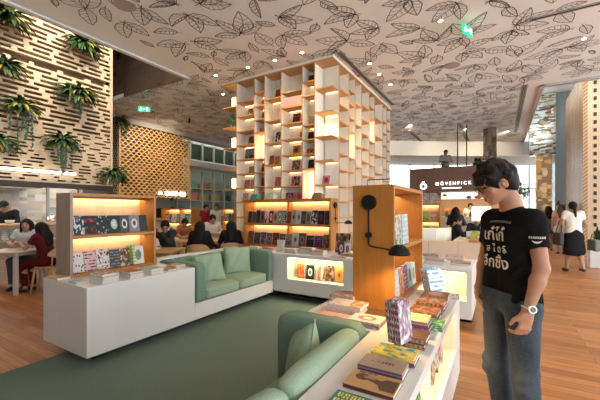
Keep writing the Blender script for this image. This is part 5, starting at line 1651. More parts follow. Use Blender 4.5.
# printing on the shirt: text meshes wrapped on to the cloth
PRINT = pm('shirt_print', (.62, .60, .56), .8, .05, 40)
def text_mesh(body, size, off=.016):
    cu = bpy.data.curves.new('print', 'FONT'); cu.body = body; cu.size = size; cu.align_x = 'CENTER'; cu.align_y = 'CENTER'; cu.resolution_u = 3
    cu.offset = size * off
    o = bpy.data.objects.new('print', cu); COL.objects.link(o)
    bpy.context.view_layer.update()
    me = bpy.data.meshes.new_from_object(o.evaluated_get(bpy.context.evaluated_depsgraph_get()))
    bpy.data.objects.remove(o); bpy.data.curves.remove(cu)
    return me
from mathutils.bvhtree import BVHTree
def wrap_on(me, target, centre, right, upv, direction, name, mat, lift=.0015, parent=None, curve=0.0):
    """project flat lettering along a direction on to a body mesh (all in the person's frame)"""
    bm = bmesh.new(); bm.from_mesh(me)
    bmesh.ops.triangulate(bm, faces=bm.faces)
    bmesh.ops.subdivide_edges(bm, edges=[e for e in bm.edges if e.calc_length() > .012], cuts=1)
    tree = BVHTree.FromPolygons([v.co[:] for v in target.data.vertices], [p.vertices[:] for p in target.data.polygons])
    right, upv, direction = Vector(right), Vector(upv), Vector(direction).normalized()
    for v in bm.verts:
        p = Vector(centre) + right * v.co.x + upv * (v.co.y + curve * v.co.x ** 2)
        hit = tree.ray_cast(p - direction * .4, direction)
        v.co = (hit[0] - direction * lift) if hit[0] is not None else p
    bm.to_mesh(me); bm.free()
    me.materials.clear(); me.materials.append(mat)
    o = bpy.data.objects.new(name, me); COL.objects.link(o); o.parent = parent
    return o
rt = Vector(lat); upz = Vector((0, 0, 1)); dirc = Vector(-fwd)
for body, size, z, l0 in (('เก๋ไก๋', .092, 1.305, -.005), ('ส ไ ต ล์', .055, 1.225, .002), ('ลึกซึ้ง', .088, 1.145, -.012)):
    try:
        me = text_mesh(body, size)
        wrap_on(me, shirt, Vector(V3(0, 0, 0)) + Vector(lat) * l0 + Vector((0, 0, z)), rt, upz, dirc, 'shirt_print', PRINT, parent=shirt)
    except Exception as e: print('print failed', e)
mb = MB()
for i in range(14):
    x = -.075 + i * .0115
    mb.box(x, x + .007, -.006, .006, 0, .0005)
me = mb.build('tmp', PRINT).data
wrap_on(me, shirt, Vector(lat) * .01 + Vector((0, 0, 1.385)), rt, upz, dirc, 'shirt_print', pm('shirt_print_dim', (.30, .29, .27), .8), parent=shirt, curve=-.8)
bpy.data.objects.remove(bpy.data.objects['tmp'])
# small mark on the sleeve: a line of lettering over a crescent
mb = MB()
for i in range(8):
    x = -.036 + i * .0095
    mb.box(x, x + .0065, .012, .024, 0, .0005)
for i in range(10):
    a0, a1 = math.radians(200 + i * 14), math.radians(200 + (i + 1) * 14)
    w0, w1 = .008 * math.sin(i / 10 * PI) + .001, .008 * math.sin((i + 1) / 10 * PI) + .001
    mb.poly([(.024 * math.cos(a0), .024 * math.sin(a0) + .012, 0), (.024 * math.cos(a1), .024 * math.sin(a1) + .012, 0), ((.024 - w1) * math.cos(a1), (.024 - w1) * math.sin(a1) + .012, 0), ((.024 - w0) * math.cos(a0), (.024 - w0) * math.sin(a0) + .012, 0)])
o = mb.build('tmp', PRINT); me = o.data
od = unit(V3(-.58, -.81, 0))
wrap_on(me, shirt, Vector(SHL + (ELL - SHL) * .40), Vector((.81, -.58, 0)), upz, -Vector(od), 'sleeve_print', PRINT, parent=shirt)
bpy.data.objects.remove(o)
# ------------------------------------------------------------------ chairs, tables, people at the sides
LWOOD = wood('pale_chair_wood', (.42, .25, .12), (.54, .35, .18), .5, (3, 3, 3), 4)
GWOOD = wood('greyed_wood', (.40, .36, .31), (.52, .47, .40), .5, (3, 3, 3), 4)
def chair(label, loc, rot, mat=None, group=None):
    """faces local -y"""
    mat = mat or LWOOD
    t = thing('chair', label, 'chair', loc, rot, group)
    mb = MB(); mb.prism([(.21 * math.copysign(abs(math.cos(a)) ** .6, math.cos(a)), .20 * math.copysign(abs(math.sin(a)) ** .6, math.sin(a)), .435) for a in [i * 2 * PI / 24 for i in range(24)]], (0, 0, .025))
    mb.build('seat', mat, t, bevel=.006)
    for sx in (1, -1):
        for sy in (1, -1):
            MB().tube([(sx * .165, sy * .15, .436), (sx * .20, sy * .205, 0)], [.017, .012], 8).build('leg', mat, t, smooth=True)
    # curved back
    pts_o, pts_i = [], []
    mb = MB(); n = 14
    for i in range(n + 1):
        a = math.radians(-62 + 124 * i / n)
        top = .80 - .10 * (abs(i / n * 2 - 1) ** 3)
        pts_o.append(((.23 * math.sin(a)), .23 * math.cos(a) - .02, .60 + .06 * abs(i / n * 2 - 1) ** 2)); pts_i.append((.235 * math.sin(a), .235 * math.cos(a) - .01, top))
    vs = []; fs = []
    for i in range(n + 1):
        o_, q_ = Vector(pts_o[i]), Vector(pts_i[i]); nn = Vector((o_.x, o_.y, 0)).normalized() * .016
        vs += [o_, q_, q_ + nn, o_ + nn]
    for i in range(n):
        a, b = i * 4, i * 4 + 4
        fs += [(a, b, b + 1, a + 1), (a + 1, b + 1, b + 2, a + 2), (a + 2, b + 2, b + 3, a + 3), (a + 3, b + 3, b, a)]
    fs += [(0, 1, 2, 3), (n * 4 + 3, n * 4 + 2, n * 4 + 1, n * 4)]
    mb._add(vs, fs, 0); mb.build('backrest', mat, t, bevel=.004)
    for sx in (1, -1): MB().tube([(sx * .17, .14, .45), (sx * .185, .16, .66)], .012, 8).build('back_post', mat, t, smooth=True)
    return t
def table(label, loc, rot, w, d, mat, h=.74, round_=False):
    t = thing('table', label, 'table', loc, rot)
    if round_: MB().cyl((0, 0, h - .03), (0, 0, h), w / 2, n=40).build('tabletop', mat, t, bevel=.005)
    else: MB().box(-w / 2, w / 2, -d / 2, d / 2, h - .03, h).build('tabletop', mat, t, bevel=.012, seg=3)
    for sx in (1, -1):
        for sy in (1, -1):
            k = .30 if round_ else 1
            x, y = (w / 2 - .07) * sx * (.7 if round_ else 1), (d / 2 - .07) * sy * (.7 if round_ else 1)
            MB().prism([(x - .03, y - .03, h - .03), (x + .03, y - .03, h - .03), (x + .03, y + .03, h - .03), (x - .03, y + .03, h - .03)], (sx * .02, sy * .02, -(h - .03))).build('leg', mat, t, bevel=.008)
    if not round_: MB().box(-w / 2 + .08, w / 2 - .08, -d / 2 + .08, d / 2 - .08, h - .08, h - .03).build('apron', mat, t)
    return t

# left table with the two women
table('greyish wooden cafe table with slanted legs at the far left', (-7.42, 2.42, 0), .45, .75, .62, GWOOD)
chair('round backed wooden chair of the woman in dark red', (-6.87, 2.78, 0), -1.0)
person('woman in dark red dress sitting with her back turned at the left table', (-6.93, 2.76, 0), -1.05, 'sit', (.085, .008, .010), (.08, .008, .010), 'long', .90, lean=.20, seat=.44, sleeve='short', arms={1: ((.22, -.16, -.25), (.05, -.40, -.20)), -1: ((-.22, -.18, -.24), (-.06, -.42, -.20))}, pitch=.15, yaw=-.1)
chair('wooden chair half hidden behind the far left table', (-7.77, 2.80, 0), .8)
person('woman in grey white t-shirt with long black hair facing us at left table', (-7.77, 2.77, 0), .8, 'sit', (.44, .46, .48), (.05, .05, .06), 'long', .93, lean=.1, sleeve='short', arms={1: ((.24, -.10, -.26), (.04, -.36, -.26)), -1: ((-.26, -.08, -.26), (-.10, -.34, -.26))}, yaw=.15, skin=SKIN2)
# kitchen counter and cook
t = thing('kitchen_counter', 'wood topped kitchen counter with pale brick front under the lattice', 'counter', (-8.75, 1.6, 0))
BRK, nt, N, Lk, B = _new('pale_brick')
br = N.new('ShaderNodeTexBrick'); br.inputs['Scale'].default_value = 1; br.inputs['Brick Width'].default_value = .22; br.inputs['Row Height'].default_value = .07; br.inputs['Mortar Size'].default_value = .006
br.inputs['Color1'].default_value = (.42, .34, .28, 1); br.inputs['Color2'].default_value = (.30, .20, .15, 1); br.inputs['Mortar'].default_value = (.5, .46, .4, 1)
tc = N.new('ShaderNodeTexCoord'); mp = N.new('ShaderNodeMapping'); mp.inputs['Rotation'].default_value = (PI / 2, 0, PI / 2)
Lk.new(tc.outputs['Object'], mp.inputs['Vector']); Lk.new(mp.outputs['Vector'], br.inputs['Vector']); Lk.new(br.outputs['Color'], B.inputs['Base Color']); B.inputs['Roughness'].default_value = .8
MB().box(-.25, .25, -3, 3.25, 0, 1.12).build('body', BRK, t)
MB().box(-.30, .36, -3.02, 3.27, 1.12, 1.165).build('countertop', LWOOD, t, bevel=.006)
MB().box(.25, .30, -3, 3.2, .80, .83).build('rack_shelf', CHROME, t)
for i in range(16):
    stand(-8.44, .95 + i * .125, .83, PI / 2, .11, .22, .012, cv(('cream', 'white', 'mint', 'tan')[i % 4], 'grey', 'lines'), 'pale magazine in the rack along the front of the kitchen counter', .1, 'magazines on the kitchen counter front', kids=False)
person('cook in black shirt and dark cap standing behind the kitchen counter', (-9.62, 3.02, 0), .95, 'stand', (.016, .017, .02), (.03, .03, .03), 'short', 1.0, lean=.1, arms={1: ((.26, -.10, -.26), (.14, -.36, -.36)), -1: ((-.26, -.10, -.26), (-.14, -.36, -.36))}, pitch=.45, sleeve='long', cap=(.02, .02, .022), fem=False)
def pot(label, loc, r, h, mat, cat='pot', name='cooking_pot'):
    t = thing(name, label, cat, loc)
    MB().lathe([(r * .9, 0), (r, .01), (r, h), (r * .94, h), (r * .92, .015)], 20).build('body', mat, t, smooth=True)
    MB().lathe([(r * 1.02, h), (r * .6, h + r * .22), (.02, h + r * .28)], 20).build('lid', mat, t, smooth=True)
    MB().sphere((0, 0, h + r * .34), .018).build('knob', BLACK, t)
pot('steel pot standing on the kitchen counter behind the seated women', (-8.72, 3.55, 1.166), .10, .13, CHROME)
pot('smaller steel pot on the kitchen counter left of the potted greens', (-8.70, 3.80, 1.166), .085, .11, CHROME)
pot('brown clay pot on the kitchen counter near the potted greens', (-8.74, 4.02, 1.166), .10, .16, pm('clay', (.20, .09, .05), .6))
for i, (y, r_, c_) in enumerate(((2.30, .09, (.55, .53, .48)), (2.55, .07, (.45, .20, .08)), (2.78, .08, (.60, .58, .52)), (3.30, .07, (.30, .32, .30)))):
    o = MB().lathe([(r_ * .5, 0), (r_ * .9, .03), (r_, .075), (r_ * .93, .075), (r_ * .8, .03), (.01, .012)], 20).build('bowl', pm('bowl_%d' % i, c_, .4), smooth=True)
    o.location = (-8.68, y, 1.166)
    tag(o, ('white', 'brown', 'cream', 'grey')[i] + ' bowl standing on the kitchen counter top', 'bowl')
t = thing('cooker_hood', 'dark cooker hood hanging at the back of the kitchen', 'cooker hood', (-10.3, 2.9, 2.0))
MB().prism([(-.4, -.9, 0), (.45, -.9, 0), (.45, -.9, .12), (-.1, -.9, .6), (-.4, -.9, .6)], (0, 1.8, 0)).build('canopy', pm('hood_steel', (.10, .10, .10), .35, metal=.6), t)
MB().box(.40, .44, -.8, .8, -.03, 0).build('rail', CHROME, t)
t = thing('backpack', 'black backpack hanging on the chair of the woman in dark red', 'backpack', (-6.62, 2.93, .42), .57)
MB().box(-.14, .14, -.07, .07, 0, .36).build('body', pm('bag_dark', (.03, .03, .035), .6), t, bevel=.045, seg=3)
for q in (1, -1): MB().tube([(q * .07, -.07, .05), (q * .09, -.12, .2), (q * .07, -.07, .34)], .012, 6).build('strap', BLACK, t)
# glass posts of the kitchen opening
for i, y in enumerate((1.2, 3.45, 4.1)):
    struct(MB().box(XL - .16, XL - .10, y, y + .05, 1.17, 2.0).build('trim_1%d' % i, FRAME))

# ------------------------------------------------------------------ plants
LEAFD = pm('leaf_dark', (.022, .055, .016), .5, .5, 9); LEAFG = pm('leaf_green', (.05, .11, .025), .5, .5, 9); LEAFY = pm('leaf_yellow', (.30, .26, .03), .5, .4, 9); LEAFS = pm('leaf_silver', (.12, .19, .12), .6, .3, 9)
POTM = pm('dark_pot', (.05, .04, .035), .7)
def plant(label, loc, seed, r=.42, n=46, trail=.6, yellow=.2, direction=(1, 0), cat='plant', name='hanging_plant', up=.5, potz=0, leafw=.045):
    rp = random.Random(seed)
    t = thing(name, label, cat, loc)
    mb = MB(); da = math.atan2(direction[1], direction[0])
    if name == 'hanging_plant': n = int(n * 1.7); up = 1.15; r *= 1.12; leafw *= .8
    for i in range(n):
        a = da + rp.uniform(-1.9, 1.9); l = r * rp.uniform(.6, 1.2); e = rp.uniform(.1, 1.0) * up
        mi = 1 if rp.random() < yellow else (0 if rp.random() < .6 else 2)
        p = Vector((0, 0, rp.uniform(-.03, .05))); d = Vector((math.cos(a) * math.cos(e), math.sin(a) * math.cos(e), math.sin(e)))
        side = Vector((-math.sin(a), math.cos(a), 0))
        vs = []; m = 6
        for k in range(m + 1):
            w = leafw * r / .42 * math.sin(PI * (.12 + .86 * k / m)) + .002
            vs += [p + side * w, p + Vector((0, 0, .012)) * 1, p - side * w]
            p = p + d * l / m; d = (d + Vector((0, 0, -.30 - .1 * rp.random()))).normalized()
        fs = []
        for k in range(m):
            b = k * 3; fs += [(b, b + 3, b + 4, b + 1), (b + 1, b + 4, b + 5, b + 2)]
        mb._add(vs, fs, mi)
    mb.build('foliage', [LEAFD, LEAFY, LEAFG], t, smooth=True)
    if trail:
        for i in range(8):
            a = da + rp.uniform(-.8, .8); x, y = .14 * math.cos(a) + rp.uniform(-.04, .04), .14 * math.sin(a) + rp.uniform(-.14, .14)
            L_ = trail * rp.uniform(.5, 1.1); k = 0
            mb = MB().tube([(x, y, .02), (x, y, -L_ * .5), (x, y, -L_)], .004, 5)
            while k < L_:
                M = Matrix.Translation((x + rp.uniform(-.012, .012), y + rp.uniform(-.012, .012), -.05 - k)) @ Matrix.Rotation(rp.uniform(0, 6), 4, 'Z') @ Matrix.Rotation(rp.uniform(-.9, .9), 4, 'X')
                mb.poly([M @ Vector(q) for q in ((-.026, 0, .02), (0, .004, .028), (.026, 0, .02), (.014, 0, -.024), (-.014, 0, -.024))], 0); k += .03
            mb.build('trailing_stem', [LEAFS], t)
    MB().lathe([(.06, -.10 + potz), (.10, .0 + potz), (.095, .0 + potz), (.05, -.09 + potz)], 14).build('pot', POTM, t)
    MB().box(-.10, -.06, -.02, .02, -.08, .0).build('hook', BLACK, t) if name == 'hanging_plant' else None
    return t
XP = XL + .13
plant('dark fern hanging in the top left corner of the lattice wall', (XP, 2.62, 5.25), 1, .50, 60, 0, .12)
plant('dark green fern hanging high on the lattice wall near the ceiling edge', (XP, 4.08, 5.30), 2, .42, 56, .15, .05)
plant('bright green fern hanging at the left edge, second from the top', (XP, 2.60, 4.25), 3, .40, 46, 0, .18)
plant('largest yellow green fern hanging in the middle of the lattice wall', (XP, 3.96, 4.10), 4, .46, 70, .45, .22)
plant('fern with pale trailing strands hanging left of the largest fern', (XP, 2.90, 3.52), 5, .38, 50, .75, .1)
plant('bushy dark fern with trailing strands low on the lattice wall', (XP, 3.66, 2.95), 6, .38, 60, .75, .04)
plant('spiky green fern hanging at the left edge just above the tube lamp', (XP, 2.52, 2.72), 7, .40, 46, .1, .1)
plant('dark leafy plant hanging at the lattice corner above the left bookcase', (XP + .02, 4.78, 2.30), 8, .40, 60, .15, .08)
plant('small yellow green plant hanging at the corner of the gold lattice', (XG + .15, 6.75, 4.55), 9, .40, 40, .5, .4)
plant('leafy potted herbs standing on the kitchen counter beside the left bookcase', (-8.72, 4.40, 1.27), 10, .26, 60, 0, .05, name='potted_plant', up=1.5)
plant('small flowering pot with pinkish leaves on the kitchen counter', (-8.70, 4.68, 1.27), 11, .22, 50, 0, .5, name='potted_plant', up=1.5)

# ------------------------------------------------------------------ table group behind the far sofa
table('pale wooden table before the man in dark jacket behind the left bookcase', (-5.38, 3.74, 0), .52, 1.0, .75, LWOOD)
chair('wooden chair of the man in the dark jacket', (-5.76, 4.42, 0), .35)
person('man in dark jacket and white shirt resting his hand at his face', (-5.74, 4.40, 0), .38, 'sit', (.025, .025, .032), (.04, .04, .05), 'short', .94, lean=.32, yaw=.6, pitch=.45, fem=False, arms={1: ((.24, -.26, -.24), (.10, -.30, -.02)), -1: ((-.24, -.20, -.26), (-.05, -.42, -.22))})
lay(-5.40, 3.72, .74, .4, .22, .30, .006, pm('white_sheet', (.8, .8, .78), .6), 'white sheet of paper on the pale table before the dark jacketed man')
lay(-5.55, 3.95, .74, .9, .20, .28, .02, cv('white', 'cream', 'plain'), 'open white book on the pale table before the dark jacketed man')
plant('small posy in a glass on the pale table before the dark jacketed man', (-5.50, 3.55, .86), 31, .10, 30, 0, .6, name='potted_plant', up=1.4)
table('pale wooden table beyond the two women in black', (-6.05, 5.55, 0), .75, 1.7, .8, LWOOD)
chair('round backed chair of the woman in black nearest the left bookcase', (-5.05, 4.55, 0), PI + .65)
chair('round backed chair of the woman in black nearest the tower', (-4.72, 5.10, 0), PI + .75)
person('woman in black with long hair seen from behind, left of the pair', (-5.07, 4.58, 0), PI + .65, 'sit', (.012, .012, .014), (.03, .03, .035), 'long', .9, seat=.43, lean=.12, yaw=-.2)
person('woman in black with long hair seen from behind, nearer the tower', (-4.75, 5.13, 0), PI + .78, 'sit', (.012, .012, .014), (.03, .03, .035), 'long', .9, seat=.43, lean=.1, yaw=.3, arms={1: ((.25, -.10, -.26), (.14, -.38, -.20)), -1: ((-.25, -.05, -.26), (-.10, -.30, -.28))})
person('person in cream shirt sitting at the far end of the pale table', (-6.75, 6.55, 0), .9, 'sit', (.62, .58, .50), (.05, .05, .06), 'short', 1.0, lean=.1, pitch=.3)
chair('wooden chair of the person in cream shirt', (-6.77, 6.58, 0), .9)
person('person in orange top bending over the far table behind the women', (-7.25, 6.1, 0), .7, 'sit', (.34, .12, .06), (.05, .05, .06), 'short', .94, lean=.4, pitch=.5)
chair('wooden chair of the person in orange top', (-7.27, 6.13, 0), .7)
person('standing person in white shirt far behind, left of the tower', (-8.65, 8.6, 0), .5, 'stand', (.62, .60, .55), (.03, .03, .04), 'short', 1.0, hairmat=pm('brown_hair', (.07, .035, .02), .5), sleeve='short')
person('standing person in red top far behind, beside the person in white', (-9.15, 8.55, 0), 1.4, 'stand', (.34, .02, .03), (.03, .03, .04), 'short', .98, sleeve='short')
# dark coffee bar under the gold lattice
t = thing('coffee_bar', 'grey coffee bar under the gold lattice', 'counter', (-11.9, 8.6, 0))
MB().box(-.4, .35, -2.2, 1.6, 0, 1.05).build('body', pm('bar_grey', (.25, .24, .22), .6), t)
MB().box(-.45, .40, -2.25, 1.65, 1.05, 1.10).build('countertop', LWOOD, t)
struct(MB().box(-13.4, -13.3, 4.5, 10.2, 0, 3.0).build('wall_bar', pm('bar_wall', (.32, .30, .26), .7)))
for i, (y, w) in enumerate(((8.75, .5), (9.55, .42))):
    t = thing('coffee_machine', ('black coffee machine' if i == 0 else 'dark grinder with round pale front') + ' on the grey coffee bar', 'coffee machine', (-11.75, y, 1.10))
    MB().box(-.2, .2, -w / 2, w / 2, .05, .42).build('body', BLACK, t, bevel=.02)
    MB().cyl((.2, 0, .28), (.22, 0, .28), .09, n=20).build('dial', CHROME if i else pm('green_label', (.10, .25, .03), .5), t)
    MB().box(-.18, .22, -w / 2 + .03, w / 2 - .03, 0, .05).build('drip_tray', CHROME, t)

# ------------------------------------------------------------------ right: booth island, lamp, cafe kiosk
BEIGE = pm('beige_panel', (.66, .55, .42), .5, .03, 2)
IX0, IX1, IY0, IY1 = -3.0, -.18, 7.5, 8.3
t = thing('booth_counter', 'beige panelled booth counter with pale top behind the back counter', 'counter', (-.9, 7.9, 0))
def I_(mb): mb.v = [(x + .9, y - 7.9, z) for x, y, z in mb.v]; return mb
for k in range(5):
    x0 = IX0 + k * .564
    I_(MB().box(x0 + .003, x0 + .561, IY0, IY0 + .03, .1, .80)).build('front_panel', BEIGE, t, bevel=.003)
I_(MB().box(IX0, IX1, IY0 + .03, IY0 + .12, .1, .80)).build('body', BEIGE, t)
I_(MB().box(IX1 - .62, IX1, IY0 + .12, IY1 + 1.2, .1, .78)).build('body', BEIGE, t)
I_(MB().box(IX1 - .66, IX1 + .02, IY0 + .12, IY1 + 1.2, .78, .82)).build('countertop', pm('pale_top', (.72, .64, .50), .4), t, bevel=.004)
I_(MB().box(IX1 - .36, IX1 + .03, IY0 - .02, IY0 + .5, .80, .86)).build('wood_tray', wood('tray_wood', (.40, .17, .07), (.50, .24, .10), .5), t, bevel=.004)
I_(MB().box(IX0 + .1, IX1 - .1, IY0 + .1, IY1, 0, .1)).build('recessed_base', DARK, t)
# curved white booth back
t = thing('curved_booth', 'curved cream booth seat with rounded high back behind beige panels', 'booth', (-1.55, 8.3, 0))
mb = MB(); outer = []; inner = []
for i in range(19):
    a = math.radians(-100 + 200 * i / 18)
    outer.append((.62 * math.sin(a) * 1.0, .55 * -math.cos(a) + .05)); inner.append((.54 * math.sin(a), .47 * -math.cos(a) + .05))
outer = [(-.9, -.45)] + [(x, y) for x, y in outer if x > -.05 or y > .0] + []
path = [(-1.1, -.42), (-.6, -.42), (0, -.40), (.30, -.30), (.50, -.10), (.56, .15), (.56, .5)]
for (a, b) in zip(path[:-1], path[1:]):
    a3, b3 = Vector((*a, .10)), Vector((*b, .10)); d = (b3 - a3).normalized(); n = Vector((-d.y, d.x, 0)) * .09
    mb.prism([a3, b3, b3 + Vector((0, 0, .94)), a3 + Vector((0, 0, .94))], n)
mb.build('backrest', pm('cream_leather', (.72, .68, .60), .5, .02, 4), t, bevel=.02)
MB().box(-1.1, .45, -.32, .1, .1, .45).build('seat', pm('cream_leather', (.72, .68, .60), .5, .02, 4), t, bevel=.03, seg=3)
person('person in black with red strap sitting in the booth under the cafe sign', (-.98, 8.75, 0), 1.9, 'sit', (.014, .014, .016), (.03, .03, .03), 'short', 1.0, lean=.12, yaw=.1, pitch=.2, fem=False, arms={1: ((.25, -.12, -.26), (.16, -.42, -.20)), -1: ((-.25, -.12, -.26), (-.12, -.42, -.20))})
t = thing('stool', 'small stool under the person with red strap in the booth', 'stool', (-.98, 8.75, 0))
MB().cyl((0, 0, .40), (0, 0, .45), .18, n=20).build('seat', LWOOD, t); MB().cyl((0, 0, 0), (0, 0, .40), .04, n=12).build('post', BLACK, t)
person('woman with dark topknot sitting behind the booth with her back turned', (-1.18, 11.3, 0), PI - .3, 'sit', (.05, .055, .07), (.03, .03, .03), 'long', 1.05, lean=0, seat=.62)
t = thing('stool', 'tall stool of the woman with the topknot at the cafe', 'stool', (-1.18, 11.3, 0)); MB().cyl((0, 0, .56), (0, 0, .61), .18, n=20).build('seat', LWOOD, t); MB().cyl((0, 0, 0), (0, 0, .56), .04, n=12).build('post', BLACK, t)
person('person in dark clothes leaning over the counter beside the white lampshade', (-.62, 10.6, 0), .3, 'sit', (.02, .022, .028), (.03, .03, .03), 'short', 1.0, lean=.35, pitch=.5)
t = thing('stool', 'low stool of the leaning person in dark clothes', 'stool', (-.62, 10.6, 0)); MB().cyl((0, 0, .40), (0, 0, .45), .18, n=20).build('seat', LWOOD, t); MB().cyl((0, 0, 0), (0, 0, .40), .04, n=12).build('post', BLACK, t)
person('cafe worker in white top and mask standing inside the brown kiosk', (-1.0, 14.6, 0), .2, 'stand', (.66, .64, .60), (.05, .05, .05), 'short', 1.03, pitch=.2, sleeve='short')
t = thing('table_lamp', 'table lamp with glowing cream box shade on the booth counter', 'lamp', (-.34, 8.05, .82))
MB().box(-.17, .17, -.17, .17, .40, .70).build('lamp_shade', emit('shade_glow', (1, .86, .62), 1.9), t, bevel=.01)
MB().cyl((0, 0, .02), (0, 0, .42), .022, n=12).build('stem', CHALK, t)
MB().cyl((0, 0, 0), (0, 0, .02), .10, n=24).build('base', CHALK, t)
stand(-.52, 7.75, .82, .1, .12, .20, .02, cv('lime', 'yellow', 'blotch'), 'lime green book standing by the wood tray on the booth counter', .2)
stand(-.62, 7.98, .82, .2, .11, .17, .02, cv('white', 'lime', 'band'), 'white menu card standing behind the lime green book', .2)
stand(-.20, 8.35, .82, .1, .10, .20, .02, cv('white', 'yellow', 'dots'), 'white card with yellow dots standing by the table lamp', .2)

KB = pm('kiosk_brown', (.135, .070, .046), .55, .06, 2)
KX0, KX1, KY0, KY1 = -2.93, .32, 13.0, 15.2
t = thing('cafe_kiosk', 'brown cafe kiosk with white lettering on its deep sign band', 'kiosk', (-1, 14, 0))
def K_(mb): mb.v = [(x + 1, y - 14, z) for x, y, z in mb.v]; return mb
K_(MB().box(KX0, KX1, KY0, KY1, 2.12, 3.0)).build('sign_band', KB, t)
K_(MB().box(KX0, KX1, KY1 - .1, KY1, 0, 2.12)).build('rear_wall', pm('kiosk_rear', (.30, .20, .13), .6), t)
for x in (KX0, KX1 - .12): K_(MB().box(x, x + .12, KY0, KY0 + .12, 0, 2.12)).build('post', KB, t)
K_(MB().box(KX0 + .12, KX1 - .12, KY0 + .05, KY0 + .6, 0, 1.2)).build('service_counter', pm('kiosk_counter', (.50, .40, .30), .5), t)
K_(MB().box(-2.0, .2, KY1 - .14, KY1 - .1, 1.42, 1.54)).build('orange_lit_shelf', pm('orange_lit_shelf', (.60, .22, .05), .5), t)  # orange light falling on this shelf is put into its colour
MENU = emit('menu_board', (.85, .86, .80), .7)
b = K_(MB().box(-1.92, .15, KY0 + .62, KY0 + .66, 1.86, 2.11)).build('menu_board', MENU, t)
for x, c in ((-.98, (.05, .08, .06)), (-.72, (.5, .06, .06)), (-.46, (.6, .25, .05))):
    K_(MB().sphere((x, KY0 + .61, 1.92), (.09, .015, .06))).build('menu_picture', pm('menu_%s' % str(c), c, .5), b)
for q in ((-1.86, -1.72, 1.96, 2.06), (-.2, .05, 2.0, 2.04)): K_(MB().box(q[0], q[1], KY0 + .612, KY0 + .62, q[2], q[3])).build('menu_picture', pm('menu_dark', (.08, .08, .08), .5), b)
l = light('kiosk_light', 'AREA', (0, .1, 2.08), 45, (1, .72, .42), (0, 0, 0), 3, 1.2); l.parent = t
SIGNW = emit('sign_white', (.95, .96, 1), 1.4)
me = text_mesh('M Ö V E N P I C K', .165, .008)
def sign_text(me, x, z, sx=1.0):
    xs = [v.co.x for v in me.vertices]; sx = sx / (max(xs) - min(xs))
    bm = bmesh.new(); bm.from_mesh(me)
    r = bmesh.ops.extrude_face_region(bm, geom=bm.faces[:]); bmesh.ops.translate(bm, verts=[v for v in r['geom'] if isinstance(v, bmesh.types.BMVert)], vec=(0, 0, .03))
    for v in bm.verts: v.co = Vector((x + 1 + v.co.x * sx, KY0 - .005 - v.co.z - 14, z + v.co.y))
    bm.to_mesh(me); bm.free(); me.materials.clear(); me.materials.append(SIGNW)
    o = bpy.data.objects.new('sign_letters', me); COL.objects.link(o); o.parent = t
sign_text(me, -1.44, 2.40, 1.16)
mb = MB()
for i in range(16): mb.box(-1.80 + i * .040, -1.80 + i * .040 + .030, KY0 - .02, KY0, 2.22, 2.26)
K_(mb).build('small_lettering', SIGNW, t)
# round emblem left of the letters: ring with a small tail
mb = MB()
for i in range(24):
    a0, a1 = 2 * PI * i / 24, 2 * PI * (i + 1) / 24
    mb.prism([(-2.45 + .065 * math.cos(a0), KY0, 2.33 + .065 * math.sin(a0)), (-2.45 + .065 * math.cos(a1), KY0, 2.33 + .065 * math.sin(a1)), (-2.45 + .12 * math.cos(a1), KY0, 2.33 + .12 * math.sin(a1)), (-2.45 + .12 * math.cos(a0), KY0, 2.33 + .12 * math.sin(a0))], (0, -.03, 0))
mb.prism([(-2.56, KY0, 2.36), (-2.47, KY0, 2.52), (-2.40, KY0, 2.50), (-2.48, KY0, 2.42)], (0, -.03, 0))
K_(mb).build('emblem', SIGNW, t)
for i in range(9):
    o = MB().lathe([(.05, 0), (.055, .02), (.055, .12), (.02, .17), (.02, .22)], 12).build('bottle', pm('bottle_%d' % (i % 3), ((.06, .12, .05), (.5, .5, .46), (.10, .05, .03))[i % 3], .3))
    o.location = (-2.2 + i * .26, KY0 + .3, 1.2)
    tag(o, 'small bottle on the service counter of the brown kiosk', 'bottle', 'bottles on the kiosk counter')
for i in range(7):
    o = MB().box(-.1, .1, -.06, .06, 0, .16).build('carton', pm('carton_%d' % (i % 3), ((.10, .20, .08), (.6, .58, .5), (.35, .10, .05))[i % 3], .5), bevel=.008)
    o.location = (-1.9 + i * .3, KY1 - .25, 1.20)
    tag(o, 'small carton on the ledge at the back of the kiosk', 'carton', 'cartons in the kiosk')
K_(MB().box(KX0 + .12, KX1 - .12, KY1 - .4, KY1 - .1, 1.16, 1.2)).build('rear_ledge', pm('kiosk_counter', (.50, .40, .30), .5), t)
# on top of the kiosk: a seated person and dark plants, two thin pipes to the ceiling
person('person in grey sitting up on the kiosk roof platform', (-1.85, 14.2, 2.545), .5, 'sit', (.20, .22, .20), (.10, .10, .10), 'short', .92, seat=.46, pitch=.2, cap=(.05, .05, .05))
t = thing('bench', 'low bench on the kiosk roof under the grey seated person', 'bench', (-1.85, 14.2, 3.0)); MB().box(-.2, .2, -.18, .2, 0, .02).build('seat', KB, t)
plant('dark low plants along the kiosk roof above the lettering', (-.75, 13.6, 3.10), 41, .42, 70, 0, 0, name='potted_plant', up=1.2)
plant('second dark plant on the kiosk roof beside the man', (-.25, 13.7, 3.10), 42, .42, 70, 0, 0, name='potted_plant', up=1.2)
t = thing('hanging_pipes', 'two thin dark pipes dropping from the ceiling to the kiosk roof', 'pipe', (-1.45, 14.6, 3.0))
for dx in (0, .32): MB().cyl((dx, 0, 0), (dx, 0, 1.795), .02, n=8).build('pipe', BLACK, t)
struct(MB().box(-.60, -.12, 15.7, 16.1, 3.5, 4.80).build('column_wood', mosaic('wood_mosaic', [(.16, .11, .08), (.26, .19, .14), (.10, .07, .05), (.32, .25, .19)], 7, .4, 0, (1, 1, .6))))
